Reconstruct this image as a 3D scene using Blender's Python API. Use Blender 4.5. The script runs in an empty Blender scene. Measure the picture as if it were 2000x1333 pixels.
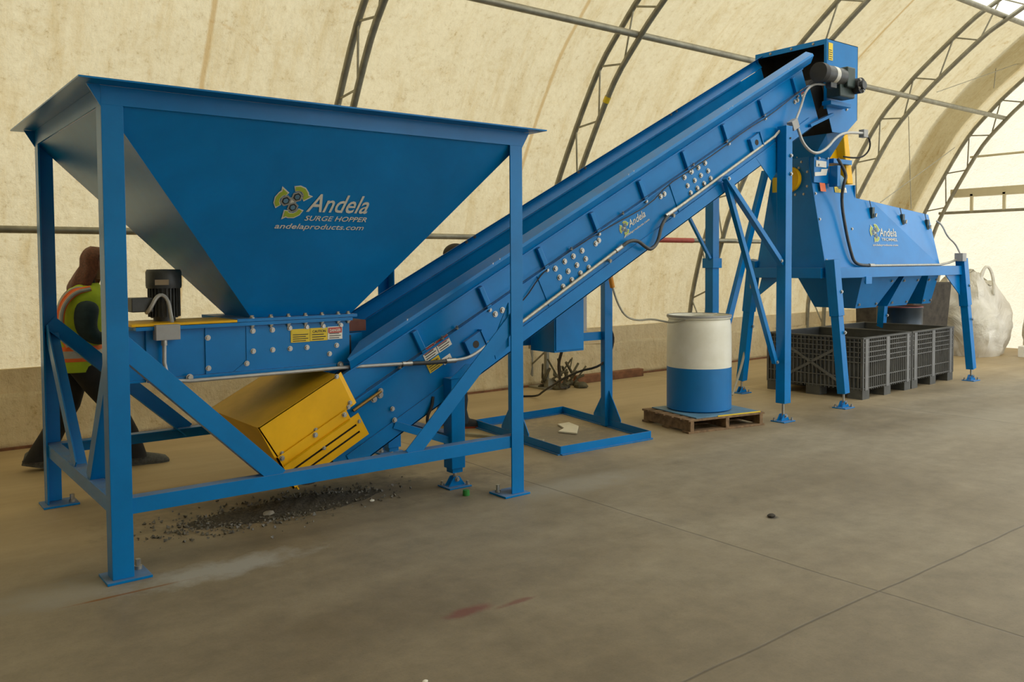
import bpy, bmesh, math, random
from mathutils import Vector, Matrix
random.seed(7)
C = bpy.context.scene.collection
sc = bpy.context.scene
V = Vector
PI = math.pi

# ------------------------------------------------------------------ materials
def nt(name):
    m = bpy.data.materials.new(name); m.use_nodes = True
    n = m.node_tree; b = n.nodes['Principled BSDF']
    return m, n, b
def N(n, t, **k):
    x = n.nodes.new(t)
    for a, v in k.items():
        if a in x.inputs.keys() if isinstance(a, str) else False: x.inputs[a].default_value = v
        else: setattr(x, a, v)
    return x
def noise(n, scale, detail=4, rough=.55, vec=None, dist=0):
    x = n.nodes.new('ShaderNodeTexNoise'); x.inputs['Scale'].default_value = scale
    x.inputs['Detail'].default_value = detail; x.inputs['Roughness'].default_value = rough; x.inputs['Distortion'].default_value = dist
    if vec: n.links.new(vec, x.inputs['Vector'])
    return x
def ramp(n, fac, stops):
    x = n.nodes.new('ShaderNodeValToRGB'); n.links.new(fac, x.inputs[0])
    e = x.color_ramp.elements
    while len(e) < len(stops): e.new(.5)
    for i, (p, c) in enumerate(stops):
        e[i].position = p; e[i].color = (c[0], c[1], c[2], 1) if not isinstance(c, (int, float)) else (c, c, c, 1)
    return x
def mix(n, fac, a, b, mode='MIX'):
    x = n.nodes.new('ShaderNodeMix'); x.data_type = 'RGBA'; x.blend_type = mode
    for s, v in ((0, fac), (6, a), (7, b)):
        if hasattr(v, 'links') or hasattr(v, 'is_linked'): n.links.new(v, x.inputs[s])
        elif s == 0: x.inputs[0].default_value = v
        else: x.inputs[s].default_value = (v[0], v[1], v[2], 1)
    return x.outputs[2]
def math_(n, op, a, b=0, c=None):
    x = n.nodes.new('ShaderNodeMath'); x.operation = op
    for i, v in enumerate((a, b) if c is None else (a, b, c)):
        if hasattr(v, 'is_linked'): n.links.new(v, x.inputs[i])
        else: x.inputs[i].default_value = v
    return x.outputs[0]
def geo_pos(n): return n.nodes.new('ShaderNodeNewGeometry')
def mapping(n, vec, scale=(1, 1, 1), loc=(0, 0, 0), rot=(0, 0, 0)):
    x = n.nodes.new('ShaderNodeMapping'); n.links.new(vec, x.inputs[0])
    x.inputs['Scale'].default_value = scale; x.inputs['Location'].default_value = loc; x.inputs['Rotation'].default_value = rot
    return x.outputs[0]
def bump(n, b, h, strength=.3, dist=.01):
    x = n.nodes.new('ShaderNodeBump'); x.inputs['Strength'].default_value = strength; x.inputs['Distance'].default_value = dist
    n.links.new(h, x.inputs['Height']); n.links.new(x.outputs[0], b.inputs['Normal']); return x

def simple(name, col, rough=.5, metal=0, var=.12, scale=14, bmp=0.0, spec=.5):
    m, n, b = nt(name)
    g = geo_pos(n); t = noise(n, scale, 5, .6, g.outputs['Position'])
    hi = [min(1, c * (1 + var)) for c in col]; lo = [c * (1 - var) for c in col]
    r = ramp(n, t.outputs[0], [(.3, lo), (.7, hi)])
    n.links.new(r.outputs[0], b.inputs['Base Color'])
    b.inputs['Roughness'].default_value = rough; b.inputs['Metallic'].default_value = metal
    b.inputs['Specular IOR Level'].default_value = spec
    if bmp: bump(n, b, t.outputs[0], bmp, .004)
    return m

def paint(name, col, dust=(.20, .17, .12), amount=.45, rough=.26):
    """glossy machine enamel; grit has settled on level faces, a few scuffs and thin run marks elsewhere"""
    m, n, b = nt(name)
    g = geo_pos(n)
    t1 = noise(n, 2.3, 6, .62, g.outputs['Position'], .4)
    base = ramp(n, t1.outputs[0], [(.3, [c * .86 for c in col]), (.72, [min(1, c * 1.1) for c in col])])
    sep = n.nodes.new('ShaderNodeSeparateXYZ'); n.links.new(g.outputs['True Normal'], sep.inputs[0])
    up = math_(n, 'SMOOTH_MIN', math_(n, 'MAXIMUM', math_(n, 'SUBTRACT', sep.outputs[2], .6), 0.0), .4, .05)
    t2 = noise(n, 9, 6, .7, g.outputs['Position'])
    dr = ramp(n, t2.outputs[0], [(.25, .3), (.7, 1.0)])
    f = math_(n, 'MULTIPLY', math_(n, 'MULTIPLY', up, 2.2), dr.outputs[0])
    f = math_(n, 'MULTIPLY', f, amount * 1.6)
    t3 = noise(n, 1.0, 8, .75, mapping(n, g.outputs['Position'], (3.2, 3.2, .9)))
    sc_ = ramp(n, t3.outputs[0], [(.64, 0.0), (.9, .05)])
    f2 = math_(n, 'MAXIMUM', f, sc_.outputs[0])
    f2 = math_(n, 'MINIMUM', f2, .92)
    n.links.new(mix(n, f2, base.outputs[0], dust), b.inputs['Base Color'])
    rr = math_(n, 'ADD', math_(n, 'MULTIPLY', f2, .5), rough)
    n.links.new(rr, b.inputs['Roughness'])
    b.inputs['Specular IOR Level'].default_value = .27
    bump(n, b, noise(n, 1.7, 2, .4, g.outputs['Position']).outputs[0], .05, .02)
    return m

BLUE = paint('blue_enamel', (.001, .185, .52))
YEL = paint('yellow_enamel', (.86, .47, .003), (.34, .26, .07), .30, .42)
STEEL = simple('galvanized_steel', (.40, .39, .33), .45, .6, .2, 30)
TRUSS = simple('galvanized_truss_pipe', (.30, .285, .22), .5, .5, .22, 9)
ZINC = simple('zinc_bolt', (.42, .41, .37), .38, .85, .15, 60)
COND = simple('grey_conduit', (.42, .42, .40), .4, .3, .1, 20)
BLACK = simple('black_rubber', (.012, .012, .013), .6, 0, .3, 20)
DARKM = simple('dark_grey_motor_casting', (.055, .06, .062), .45, .2, .25, 18, .05)
GEARM = simple('dark_green_gearbox_casting', (.03, .05, .045), .4, .2, .25, 18)
GREYBOX = simple('grey_junction_box', (.34, .34, .33), .5, 0, .08, 20)
BROWN = simple('rust_primer_steel', (.14, .045, .03), .7, 0, .25, 12)
INNER = simple('dark_lining_and_hole_shade', (.035, .028, .02), .8, 0, .4, 6)  # dark box lining; also paints the shade inside holes, slots and the mouth
WHITE = simple('white_vinyl', (.80, .78, .70), .5, 0, .04, 5)
LETTER = simple('white_decal_vinyl', (.62, .62, .56), .5, 0, .05, 8)
LIME = simple('lime_decal_vinyl', (.32, .42, .04), .5, 0, .08, 8)
DECGREY = simple('grey_decal_vinyl', (.26, .28, .27), .5, 0, .08, 8)
DECBLACK = simple('black_decal_vinyl', (.01, .011, .012), .5, 0, .1, 8)
STY = simple('yellow_decal_vinyl', (.75, .55, .02), .5, 0, .06, 8)
STR = simple('red_decal_vinyl', (.50, .05, .035), .5, 0, .06, 8)
STO = simple('orange_red_decal_vinyl', (.75, .16, .05), .5, 0, .06, 8)
WOOD = simple('weathered_pallet_wood', (.20, .125, .065), .85, 0, .4, 22, .3)
PLANKM = simple('reddish_timber', (.20, .085, .035), .8, 0, .35, 12, .2)
HAIR = simple('auburn_hair', (.13, .038, .014), .55, 0, .45, 70, .3)
SKIN = simple('skin', (.48, .27, .19), .5, 0, .08, 15)
VEST = simple('hi_vis_lime_fabric', (.42, .55, .015), .75, 0, .12, 12, .15)
ORNG = simple('orange_reflective_trim', (.85, .16, .02), .6, 0, .08, 20)
SILV = simple('silver_reflective_tape', (.42, .42, .38), .45, .1, .1, 20)
TEAL = simple('dark_teal_sweater', (.014, .035, .042), .85, 0, .25, 20, .2)
TROU = simple('black_trousers', (.013, .012, .011), .85, 0, .3, 15, .2)
JEAN = simple('dark_blue_jeans', (.015, .03, .045), .85, 0, .3, 15, .25)
SHOE = simple('dark_grey_shoe', (.095, .092, .075), .7, 0, .4, 60, .3)
SOLE = simple('orange_shoe_sole', (.45, .06, .015), .6, 0, .1, 20)
CAPM = simple('dark_baseball_cap_cloth', (.028, .024, .018), .8, 0, .2, 30)
BIN = simple('grey_moulded_bin_plastic', (.075, .075, .066), .55, 0, .25, 5, .1)
BINL = simple('pale_grey_bin_rib', (.17, .17, .165), .5, 0, .2, 5)
DRUMB = simple('dark_steel_drum_paint', (.02, .035, .05), .35, .2, .2, 5)
DRUMR = simple('dark_red_rim_paint', (.14, .015, .012), .5, 0, .2, 8)
CARD = simple('dark_soiled_cardboard', (.05, .042, .032), .9, 0, .45, 9, .4)
PAPER = simple('cream_paper', (.72, .66, .5), .7, 0, .06, 20)
GREEN = simple('green_plastic', (.02, .22, .03), .5, 0, .1, 20)
CORDW = simple('pale_grey_cord', (.38, .36, .28), .6, 0, .08, 20)
ORP = simple('orange_plug_rubber', (.75, .30, .02), .5, 0, .08, 20)
BEAMC = simple('cream_header_paint', (.62, .55, .36), .6, 0, .06, 3)
SHEET = simple('blue_plastic_sheet', (.10, .22, .33), .55, 0, .3, 6)

def drum_mat():
    m, n, b = nt('white_over_blue_drum_plastic')
    g = geo_pos(n); s = n.nodes.new('ShaderNodeSeparateXYZ'); n.links.new(g.outputs['Position'], s.inputs[0])
    k = math_(n, 'GREATER_THAN', s.outputs[2], .535)
    t = noise(n, 5, 5, .6, g.outputs['Position'])
    wh = ramp(n, t.outputs[0], [(.3, (.78, .76, .63)), (.7, (.88, .87, .77))])
    bl = ramp(n, t.outputs[0], [(.3, (.002, .16, .44)), (.7, (.002, .18, .50))])
    n.links.new(mix(n, k, bl.outputs[0], wh.outputs[0]), b.inputs['Base Color'])
    b.inputs['Roughness'].default_value = .4
    return m
DRUM = drum_mat()

def floor_mat():
    m, n, b = nt('worn_concrete_slab')
    g = geo_pos(n); P = g.outputs['Position']
    s = n.nodes.new('ShaderNodeSeparateXYZ'); n.links.new(P, s.inputs[0])
    t1 = noise(n, .55, 6, .6, P, .6); t2 = noise(n, 6, 8, .7, P); t3 = noise(n, 90, 4, .7, P)
    c = ramp(n, t1.outputs[0], [(.28, (.180, .148, .096)), (.5, (.225, .192, .136)), (.74, (.262, .234, .176))]).outputs[0]
    d = ramp(n, t2.outputs[0], [(.3, (.80, .79, .77)), (.7, (1.14, 1.13, 1.12))]).outputs[0]
    c = mix(n, 1.0, c, d, 'MULTIPLY')
    sp = ramp(n, t3.outputs[0], [(.28, (.82, .81, .8)), (.42, (1, 1, 1)), (.72, (1.06, 1.06, 1.06))]).outputs[0]
    c = mix(n, 1.0, c, sp, 'MULTIPLY')
    # tan grit drifted towards the wall
    yy = math_(n, 'MULTIPLY', math_(n, 'SUBTRACT', math_(n, 'ADD', s.outputs[1], math_(n, 'MULTIPLY', t1.outputs[0], 1.5)), 5.2), .5)
    yy = math_(n, 'MINIMUM', math_(n, 'MAXIMUM', yy, 0.0), .75)
    c = mix(n, yy, c, (.50, .37, .19))
    # dark tyre drift streaks running with the hall
    t4 = noise(n, 1, 5, .6, mapping(n, P, (.35, 2.6, 1), rot=(0, 0, .12)), .3)
    c = mix(n, 1.0, c, ramp(n, t4.outputs[0], [(.3, (.84, .83, .82)), (.65, (1.06, 1.06, 1.06))]).outputs[0], 'MULTIPLY')
    def blob(x, y, rx, ry, rot, col, strength, nz=7, c=c):
        q = mapping(n, P, (1, 1, 1), (-x, -y, 0))
        q = mapping(n, q, (1 / rx, 1 / ry, 0), rot=(0, 0, rot))
        ln = n.nodes.new('ShaderNodeVectorMath'); ln.operation = 'LENGTH'; n.links.new(q, ln.inputs[0])
        w = noise(n, nz, 6, .7, P)
        v = math_(n, 'ADD', ln.outputs['Value'], math_(n, 'MULTIPLY', math_(n, 'SUBTRACT', w.outputs[0], .5), 1.7))
        f = ramp(n, v, [(.35, strength), (1.0, 0.0)]).outputs[0]
        return mix(n, f, c, col)
    c = blob(1.45, 4.22, .55, .16, -.1, (.36, .36, .34), .75, 7, c)      # pale cement dust by the front leg
    c = blob(.80, 4.35, .40, .22, 0, (.30, .29, .26), .5, 6, c)
    c = blob(3.9, 4.3, .75, .22, 0, (.32, .30, .25), .55, 6, c)
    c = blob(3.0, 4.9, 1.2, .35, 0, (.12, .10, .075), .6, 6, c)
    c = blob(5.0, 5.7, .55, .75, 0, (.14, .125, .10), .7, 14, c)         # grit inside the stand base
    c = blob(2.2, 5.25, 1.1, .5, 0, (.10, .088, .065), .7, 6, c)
    c = blob(.98, 4.18, .33, .014, .17, (.20, .085, .02), .9, 5, c)      # thin rust streak
    c = blob(2.10, 3.02, .16, .05, -.35, (.16, .055, .045), .8, 9, c)    # red-brown stain
    c = blob(2.32, 2.97, .12, .025, -.5, (.16, .055, .045), .7, 9, c)
    c = blob(4.3, 3.0, .05, .03, 0, (.05, .045, .04), .8, 9, c)
    c = blob(8.5, 3.6, 1.6, .35, .1, (.27, .24, .18), .45, 4, c)
    # saw-cut joints
    w1 = noise(n, 1.2, 3, .5, P)
    def line(coord, at, wdt):
        dd = math_(n, 'ABSOLUTE', math_(n, 'SUBTRACT', math_(n, 'ADD', coord, math_(n, 'MULTIPLY', math_(n, 'SUBTRACT', w1.outputs[0], .5), .05)), at))
        return math_(n, 'SUBTRACT', 1.0, math_(n, 'MINIMUM', math_(n, 'DIVIDE', dd, wdt), 1.0))
    L = line(s.outputs[0], 3.70, .010)
    for at in (-1.0, 8.5, 13.2): L = math_(n, 'MAXIMUM', L, line(s.outputs[0], at, .010))
    for at in (2.02, -2.7): L = math_(n, 'MAXIMUM', L, line(s.outputs[1], at, .010))
    c = mix(n, math_(n, 'MULTIPLY', L, .62), c, (.05, .042, .032))
    n.links.new(c, b.inputs['Base Color'])
    rr = ramp(n, t1.outputs[0], [(.3, .48), (.7, .68)]); n.links.new(rr.outputs[0], b.inputs['Roughness'])
    b.inputs['Specular IOR Level'].default_value = .35
    h = math_(n, 'SUBTRACT', math_(n, 'ADD', math_(n, 'MULTIPLY', t3.outputs[0], .3), t2.outputs[0]), math_(n, 'MULTIPLY', L, 2.0))
    bump(n, b, h, .22, .006)
    return m

def fabric_mat(name, tint, trans=.75, stripe=True, dirt=1.0):
    """woven cover lit through from outside: part diffuse, part translucent"""
    m = bpy.data.materials.new(name); m.use_nodes = True; n = m.node_tree
    n.nodes.remove(n.nodes['Principled BSDF']); out = n.nodes['Material Output']
    g = geo_pos(n); P = g.outputs['Position']
    s = n.nodes.new('ShaderNodeSeparateXYZ'); n.links.new(P, s.inputs[0])
    t1 = noise(n, .8, 6, .65, P, .3); t2 = noise(n, 1, 7, .7, mapping(n, P, (5.5, .9, .9)), .2); t3 = noise(n, 16, 6, .75, P)
    c = ramp(n, t1.outputs[0], [(.3, [x * .93 for x in tint]), (.7, tint)]).outputs[0]
    c = mix(n, dirt, c, ramp(n, t2.outputs[0], [(.28, (.86, .80, .68)), (.5, (1, 1, 1)), (1, (1, 1, 1))]).outputs[0], 'MULTIPLY')
    c = mix(n, dirt, c, ramp(n, t3.outputs[0], [(.24, (.62, .54, .40)), (.42, (.97, .96, .94)), (.65, (1.04, 1.04, 1.04)), (1, (1.06, 1.06, 1.06))]).outputs[0], 'MULTIPLY')
    t6 = noise(n, 4.2, 9, .8, P, .5)
    c = mix(n, dirt, c, ramp(n, t6.outputs[0], [(.30, (.60, .50, .33)), (.37, (.93, .90, .84)), (.5, (1, 1, 1)), (.8, (1.05, 1.05, 1.06))]).outputs[0], 'MULTIPLY')
    if stripe:
        L = None
        for at in (2.45, 6.13, 11.1, -1.2):
            d = math_(n, 'ABSOLUTE', math_(n, 'SUBTRACT', math_(n, 'ADD', s.outputs[0], math_(n, 'MULTIPLY', math_(n, 'SUBTRACT', t1.outputs[0], .5), .05)), at))
            q = math_(n, 'SUBTRACT', 1.0, math_(n, 'MINIMUM', math_(n, 'MAXIMUM', math_(n, 'SUBTRACT', math_(n, 'DIVIDE', d, .02), .6), 0.0), 1.0))
            L = q if L is None else math_(n, 'MAXIMUM', L, q)
        c = mix(n, math_(n, 'MULTIPLY', L, .8), c, (.27, .185, .075))
        # brown water marks beside the seams
        t5 = noise(n, 1.6, 6, .7, P, .8)
        c = mix(n, 1.0, c, ramp(n, t5.outputs[0], [(.26, (.72, .56, .34)), (.36, (1, 1, 1)), (1, (1, 1, 1))]).outputs[0], 'MULTIPLY')
    df = n.nodes.new('ShaderNodeBsdfDiffuse'); tr = n.nodes.new('ShaderNodeBsdfTranslucent')
    n.links.new(c, df.inputs[0]); n.links.new(c, tr.inputs[0])
    bp = n.nodes.new('ShaderNodeBump'); bp.inputs['Strength'].default_value = .8; bp.inputs['Distance'].default_value = .03
    h = math_(n, 'ADD', noise(n, 1, 5, .6, mapping(n, P, (9, 4, 4), rot=(.1, 0, .5)), .5).outputs[0], math_(n, 'MULTIPLY', noise(n, 34, 5, .7, P).outputs[0], .5))
    n.links.new(h, bp.inputs['Height'])
    n.links.new(bp.outputs[0], df.inputs['Normal']); n.links.new(bp.outputs[0], tr.inputs['Normal'])
    mx = n.nodes.new('ShaderNodeMixShader'); mx.inputs[0].default_value = trans
    n.links.new(df.outputs[0], mx.inputs[1]); n.links.new(tr.outputs[0], mx.inputs[2])
    n.links.new(mx.outputs[0], out.inputs['Surface'])
    return m
FLOOR = floor_mat()
FAB = fabric_mat('aged_cream_cover_fabric', (.385, .33, .205), .72)
FABW = fabric_mat('bright_fill_roof_fabric', (.97, .93, .82), .9, False, .15)  # whiter roof cover, chosen to throw more light on the right side
BAND = fabric_mat('grey_beige_skirt_sheet', (.80, .68, .44), .15, False, .6)
SKIRT = fabric_mat('dirty_cream_curb_sheet', (.76, .65, .42), .18, False, 1.0)  # also on the unseen front wall and roof, to dim the left end
GABLE = fabric_mat('cream_white_gable_fabric', (.62, .585, .48), .85, False, .15)
LAP = fabric_mat('outer_lap_fabric', (.70, .64, .48), .7, False, .1)
def bag_mat():
    m, n, b = nt('woven_white_bulk_bag')
    g = geo_pos(n); t = noise(n, 3, 5, .6, g.outputs['Position'], .6)
    n.links.new(ramp(n, t.outputs[0], [(.3, (.58, .54, .44)), (.7, (.74, .71, .63))]).outputs[0], b.inputs['Base Color'])
    b.inputs['Roughness'].default_value = .55
    bump(n, b, noise(n, 2.0, 5, .55, g.outputs['Position'], .9).outputs[0], .8, .10)
    return m
BAG = bag_mat()

# ------------------------------------------------------------------ mesh tools
WLOC = {}
def empty(name, loc, label, cat, group=None):
    o = bpy.data.objects.new(name, None); C.objects.link(o); o.location = loc; o.empty_display_size = .1
    WLOC[o] = V(loc); o['label'] = label; o['category'] = cat
    if group: o['group'] = group
    return o
class M:
    def __init__(s): s.v = []; s.f = []; s.sm = []
    def add(s, vs, fs, smooth=False):
        k = len(s.v); s.v += [V(p) for p in vs]
        for f in fs: s.f.append([i + k for i in f]); s.sm.append(smooth)
        return s
    def box(s, x0, x1, y0, y1, z0, z1):
        vs = [(x, y, z) for x in (x0, x1) for y in (y0, y1) for z in (z0, z1)]
        return s.add(vs, [(0, 1, 3, 2), (4, 6, 7, 5), (0, 4, 5, 1), (2, 3, 7, 6), (0, 2, 6, 4), (1, 5, 7, 3)])
    def hexa(s, a, b):  # two quads a (4 pts) and b (4 pts)
        return s.add(list(a) + list(b), [(3, 2, 1, 0), (4, 5, 6, 7), (0, 1, 5, 4), (1, 2, 6, 5), (2, 3, 7, 6), (3, 0, 4, 7)])
    def prism(s, poly, vec):  # poly list of 3D points, extruded
        n = len(poly); vec = V(vec); a = [V(p) for p in poly]; b = [p + vec for p in a]
        return s.add(a + b, [tuple(range(n - 1, -1, -1)), tuple(range(n, 2 * n))] + [(i, (i + 1) % n, n + (i + 1) % n, n + i) for i in range(n)])
    def bar(s, p, q, w, h, up=(0, 0, 1), off=(0, 0)):  # oriented box; w across, h along 'up'
        p = V(p); q = V(q); d = (q - p).normalized(); r = d.cross(V(up))
        if r.length < 1e-4: r = d.cross(V((1, 0, 0)))
        r.normalize(); u = r.cross(d).normalized()
        p = p + r * off[0] + u * off[1]; q = q + r * off[0] + u * off[1]
        a = [p + r * i * w / 2 + u * j * h / 2 for i, j in ((-1, -1), (1, -1), (1, 1), (-1, 1))]
        b = [x + (q - p) for x in a]
        return s.hexa(a, b)
    def cyl(s, p, q, r, n=16, r2=None, cap=True):
        p = V(p); q = V(q); r2 = r if r2 is None else r2
        d = (q - p).normalized(); a = d.orthogonal().normalized(); b = d.cross(a)
        c1 = [p + (a * math.cos(t) + b * math.sin(t)) * r for t in [2 * PI * i / n for i in range(n)]]
        c2 = [q + (a * math.cos(t) + b * math.sin(t)) * r2 for t in [2 * PI * i / n for i in range(n)]]
        s.add(c1 + c2, [(i, (i + 1) % n, n + (i + 1) % n, n + i) for i in range(n)], True)
        if cap: s.add(c1, [tuple(range(n - 1, -1, -1))]); s.add(c2, [tuple(range(n))])
        return s
    def tube(s, pts, r, n=10, smooth=0):
        P = [V(p) for p in pts]
        for _ in range(smooth):
            Q = [P[0]]
            for a, b in zip(P, P[1:]): Q += [a * .75 + b * .25, a * .25 + b * .75]
            P = Q + [P[-1]]
        rings = []; prev = None
        for i, p in enumerate(P):
            d = (P[min(i + 1, len(P) - 1)] - P[max(i - 1, 0)]).normalized()
            a = d.orthogonal().normalized() if prev is None else (prev - d * prev.dot(d)).normalized()
            prev = a; b = d.cross(a)
            rings.append([p + (a * math.cos(t) + b * math.sin(t)) * r for t in [2 * PI * k / n for k in range(n)]])
        vs = [x for rg in rings for x in rg]; fs = []
        for i in range(len(P) - 1):
            for k in range(n): fs.append((i * n + k, i * n + (k + 1) % n, (i + 1) * n + (k + 1) % n, (i + 1) * n + k))
        s.add(vs, fs, True); s.add(rings[0], [tuple(range(n - 1, -1, -1))]); s.add(rings[-1], [tuple(range(n))])
        return s
    def lathe(s, c, prof, n=32):  # prof list (r, z)
        c = V(c); vs = []
        for r, z in prof: vs += [c + V((r * math.cos(2 * PI * k / n), r * math.sin(2 * PI * k / n), z)) for k in range(n)]
        fs = []
        for i in range(len(prof) - 1):
            for k in range(n): fs.append((i * n + k, i * n + (k + 1) % n, (i + 1) * n + (k + 1) % n, (i + 1) * n + k))
        return s.add(vs, fs, True)
    def ell(s, c, r, n=16, m=10):
        c = V(c); vs = []; fs = []
        for i in range(m + 1):
            a = PI * i / m
            for k in range(n):
                t = 2 * PI * k / n; vs.append(c + V((r[0] * math.sin(a) * math.cos(t), r[1] * math.sin(a) * math.sin(t), r[2] * math.cos(a))))
        for i in range(m):
            for k in range(n): fs.append((i * n + k, (i + 1) * n + k, (i + 1) * n + (k + 1) % n, i * n + (k + 1) % n))
        return s.add(vs, fs, True)
    def build(s, name, mat, parent=None, bevel=0, origin=None, solid=0):
        me = bpy.data.meshes.new(name)
        if origin is None:
            lo = V((min(p[i] for p in s.v) for i in range(3))); hi = V((max(p[i] for p in s.v) for i in range(3)))
            origin = (lo + hi) / 2; 
            if parent is None: origin.z = lo.z
        origin = V(origin)
        me.from_pydata([tuple(p - origin) for p in s.v], [], s.f)
        me.polygons.foreach_set('use_smooth', s.sm); 
        bm = bmesh.new(); bm.from_mesh(me); bmesh.ops.remove_doubles(bm, verts=bm.verts, dist=1e-5) if any(s.sm) else None
        bmesh.ops.recalc_face_normals(bm, faces=bm.faces); bm.to_mesh(me); bm.free()
        if any(s.sm):
            try: me.set_sharp_from_angle(angle=math.radians(40))
            except Exception: pass
        me.materials.append(mat); me.update()
        o = bpy.data.objects.new(name, me); C.objects.link(o)
        if parent is not None: o.parent = parent; o.location = origin - WLOC[parent]
        else: o.location = origin
        WLOC[o] = origin
        if bevel:
            b = o.modifiers.new('bevel', 'BEVEL'); b.width = bevel; b.segments = 2; b.limit_method = 'ANGLE'; b.angle_limit = .6
        if solid:
            b = o.modifiers.new('sheet', 'SOLIDIFY'); b.thickness = solid; b.offset = 0
        return o
def tag(o, label, cat, group=None, kind=None):
    o['label'] = label; o['category'] = cat
    if group: o['group'] = group
    if kind: o['kind'] = kind
    return o
def struct(o): o['kind'] = 'structure'; return o
_bolt = {}
def bolt(p, n, parent, r=.013, h=.012, mat=None, name='bolt'):
    n = V(n).normalized(); key = (round(r, 4), round(h, 4), tuple(round(x, 3) for x in n), (mat or ZINC).name)
    if key not in _bolt:
        m = M().cyl((0, 0, 0), n * h * .35, r * 1.35, 14).cyl(n * h * .35, n * h, r * .95, 6)
        me = bpy.data.meshes.new('bolt'); me.from_pydata([tuple(x) for x in m.v], [], m.f); me.materials.append(mat or ZINC); _bolt[key] = me
    o = bpy.data.objects.new(name, _bolt[key]); C.objects.link(o); o.parent = parent; o.location = V(p) - WLOC[parent]; WLOC[o] = V(p)
    return o
def frame3(o, u, v):
    u = V(u).normalized(); v = V(v); v = (v - u * v.dot(u)).normalized(); n = u.cross(v)
    return V(o), u, v, n
def text(body, o, u, v, height, width, mat, parent, name='lettering', shear=0, bold=0.0, lift=.003):
    """letters lying in the plane through o with reading direction u; height = capital height, width = full line"""
    o, u, v, n = frame3(o, u, v)
    cu = bpy.data.curves.new(name, 'FONT'); cu.body = body; cu.size = height / .72; cu.shear = shear; cu.offset = bold * height
    cu.extrude = .0007; cu.resolution_u = 3; cu.materials.append(mat)
    ob = bpy.data.objects.new(name, cu); C.objects.link(ob)
    bpy.context.view_layer.update(); w = max(ob.dimensions.x, 1e-4)
    me = bpy.data.meshes.new_from_object(ob.evaluated_get(bpy.context.evaluated_depsgraph_get())); bpy.data.objects.remove(ob)
    ob = bpy.data.objects.new(name, me); C.objects.link(ob)
    me = bpy.data.meshes.new_from_object(ob.evaluated_get(bpy.context.evaluated_depsgraph_get())); bpy.data.objects.remove(ob)
    ob = bpy.data.objects.new(name, me); C.objects.link(ob)
    mt = Matrix(((u.x, v.x, n.x, 0), (u.y, v.y, n.y, 0), (u.z, v.z, n.z, 0), (0, 0, 0, 1)))
    ob.parent = parent
    q = mt.to_3x3().to_quaternion(); ob.rotation_mode = 'QUATERNION'; ob.rotation_quaternion = q
    ob.scale = (width / w, 1, 1); ob.location = o + n * lift - WLOC[parent]; WLOC[ob] = o
    return ob
def plate2(o, u, v, pts, mat, parent, name, th=.0015, lift=.0015):
    o, u, v, n = frame3(o, u, v)
    return M().prism([o + u * a + v * b + n * lift for a, b in pts], n * th).build(name, mat, parent)
def emblem(o, u, v, S, parent):
    """three hexagonal nuts ringed by three lime chevron arrows"""
    o_, u_, v_, n_ = frame3(o, u, v)
    cs = [(.17, .17), (-.16, .03), (.10, -.18)]
    mg = M(); mb = M(); mw = M(); ml = M(); mo = M()
    def P(a, b, l): return o_ + u_ * (a * S) + v_ * (b * S) + n_ * l
    def hx(m, c, r, l, th=.001): m.prism([P(c[0] + r * math.cos(PI / 3 * k + .35), c[1] + r * math.sin(PI / 3 * k + .35), l) for k in range(6)], n_ * th)
    for c in cs:
        hx(mg, c, .185, .003); hx(mb, c, .125, .0042); hx(mw, c, .085, .0052)
    for c, th in zip(cs, (.95, 2.85, 5.0)):
        # each arrow hugs two outer sides of its nut and ends in a barb
        def hp(r, a): return (c[0] + r * math.cos(a), c[1] + r * math.sin(a))
        ring = [hp(.21, th + x) for x in (-.95, -.52, 0, .52, 1.05)]; outr = [hp(.34, th + x) for x in (.95, .52, 0, -.52, -.8)]
        tip = [hp(.42, th - .88), hp(.25, th - 1.35), hp(.17, th - .95)]
        ml.prism([P(x, y, .0042) for x, y in ring + outr + tip], n_ * .001)
        ring = [hp(.19, th + x) for x in (-.98, -.52, 0, .52, 1.15)]; outr = [hp(.375, th + x) for x in (1.05, .52, 0, -.52, -.72)]
        tip = [hp(.50, th - .88), hp(.27, th - 1.50), hp(.14, th - .95)]
        mo.prism([P(x, y, .0025) for x, y in ring + outr + tip], n_ * .001)
    hx(mo, (0.03, 0.0), .16, .0022)
    e = mo.build('emblem', LETTER, parent)
    for m, nm, mt in ((ml, 'chevron_arrows', LIME), (mg, 'hexagon_nuts', DECGREY), (mb, 'nut_rings', DECBLACK), (mw, 'nut_holes', SHEET)):
        m.build(nm, mt, e)
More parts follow.
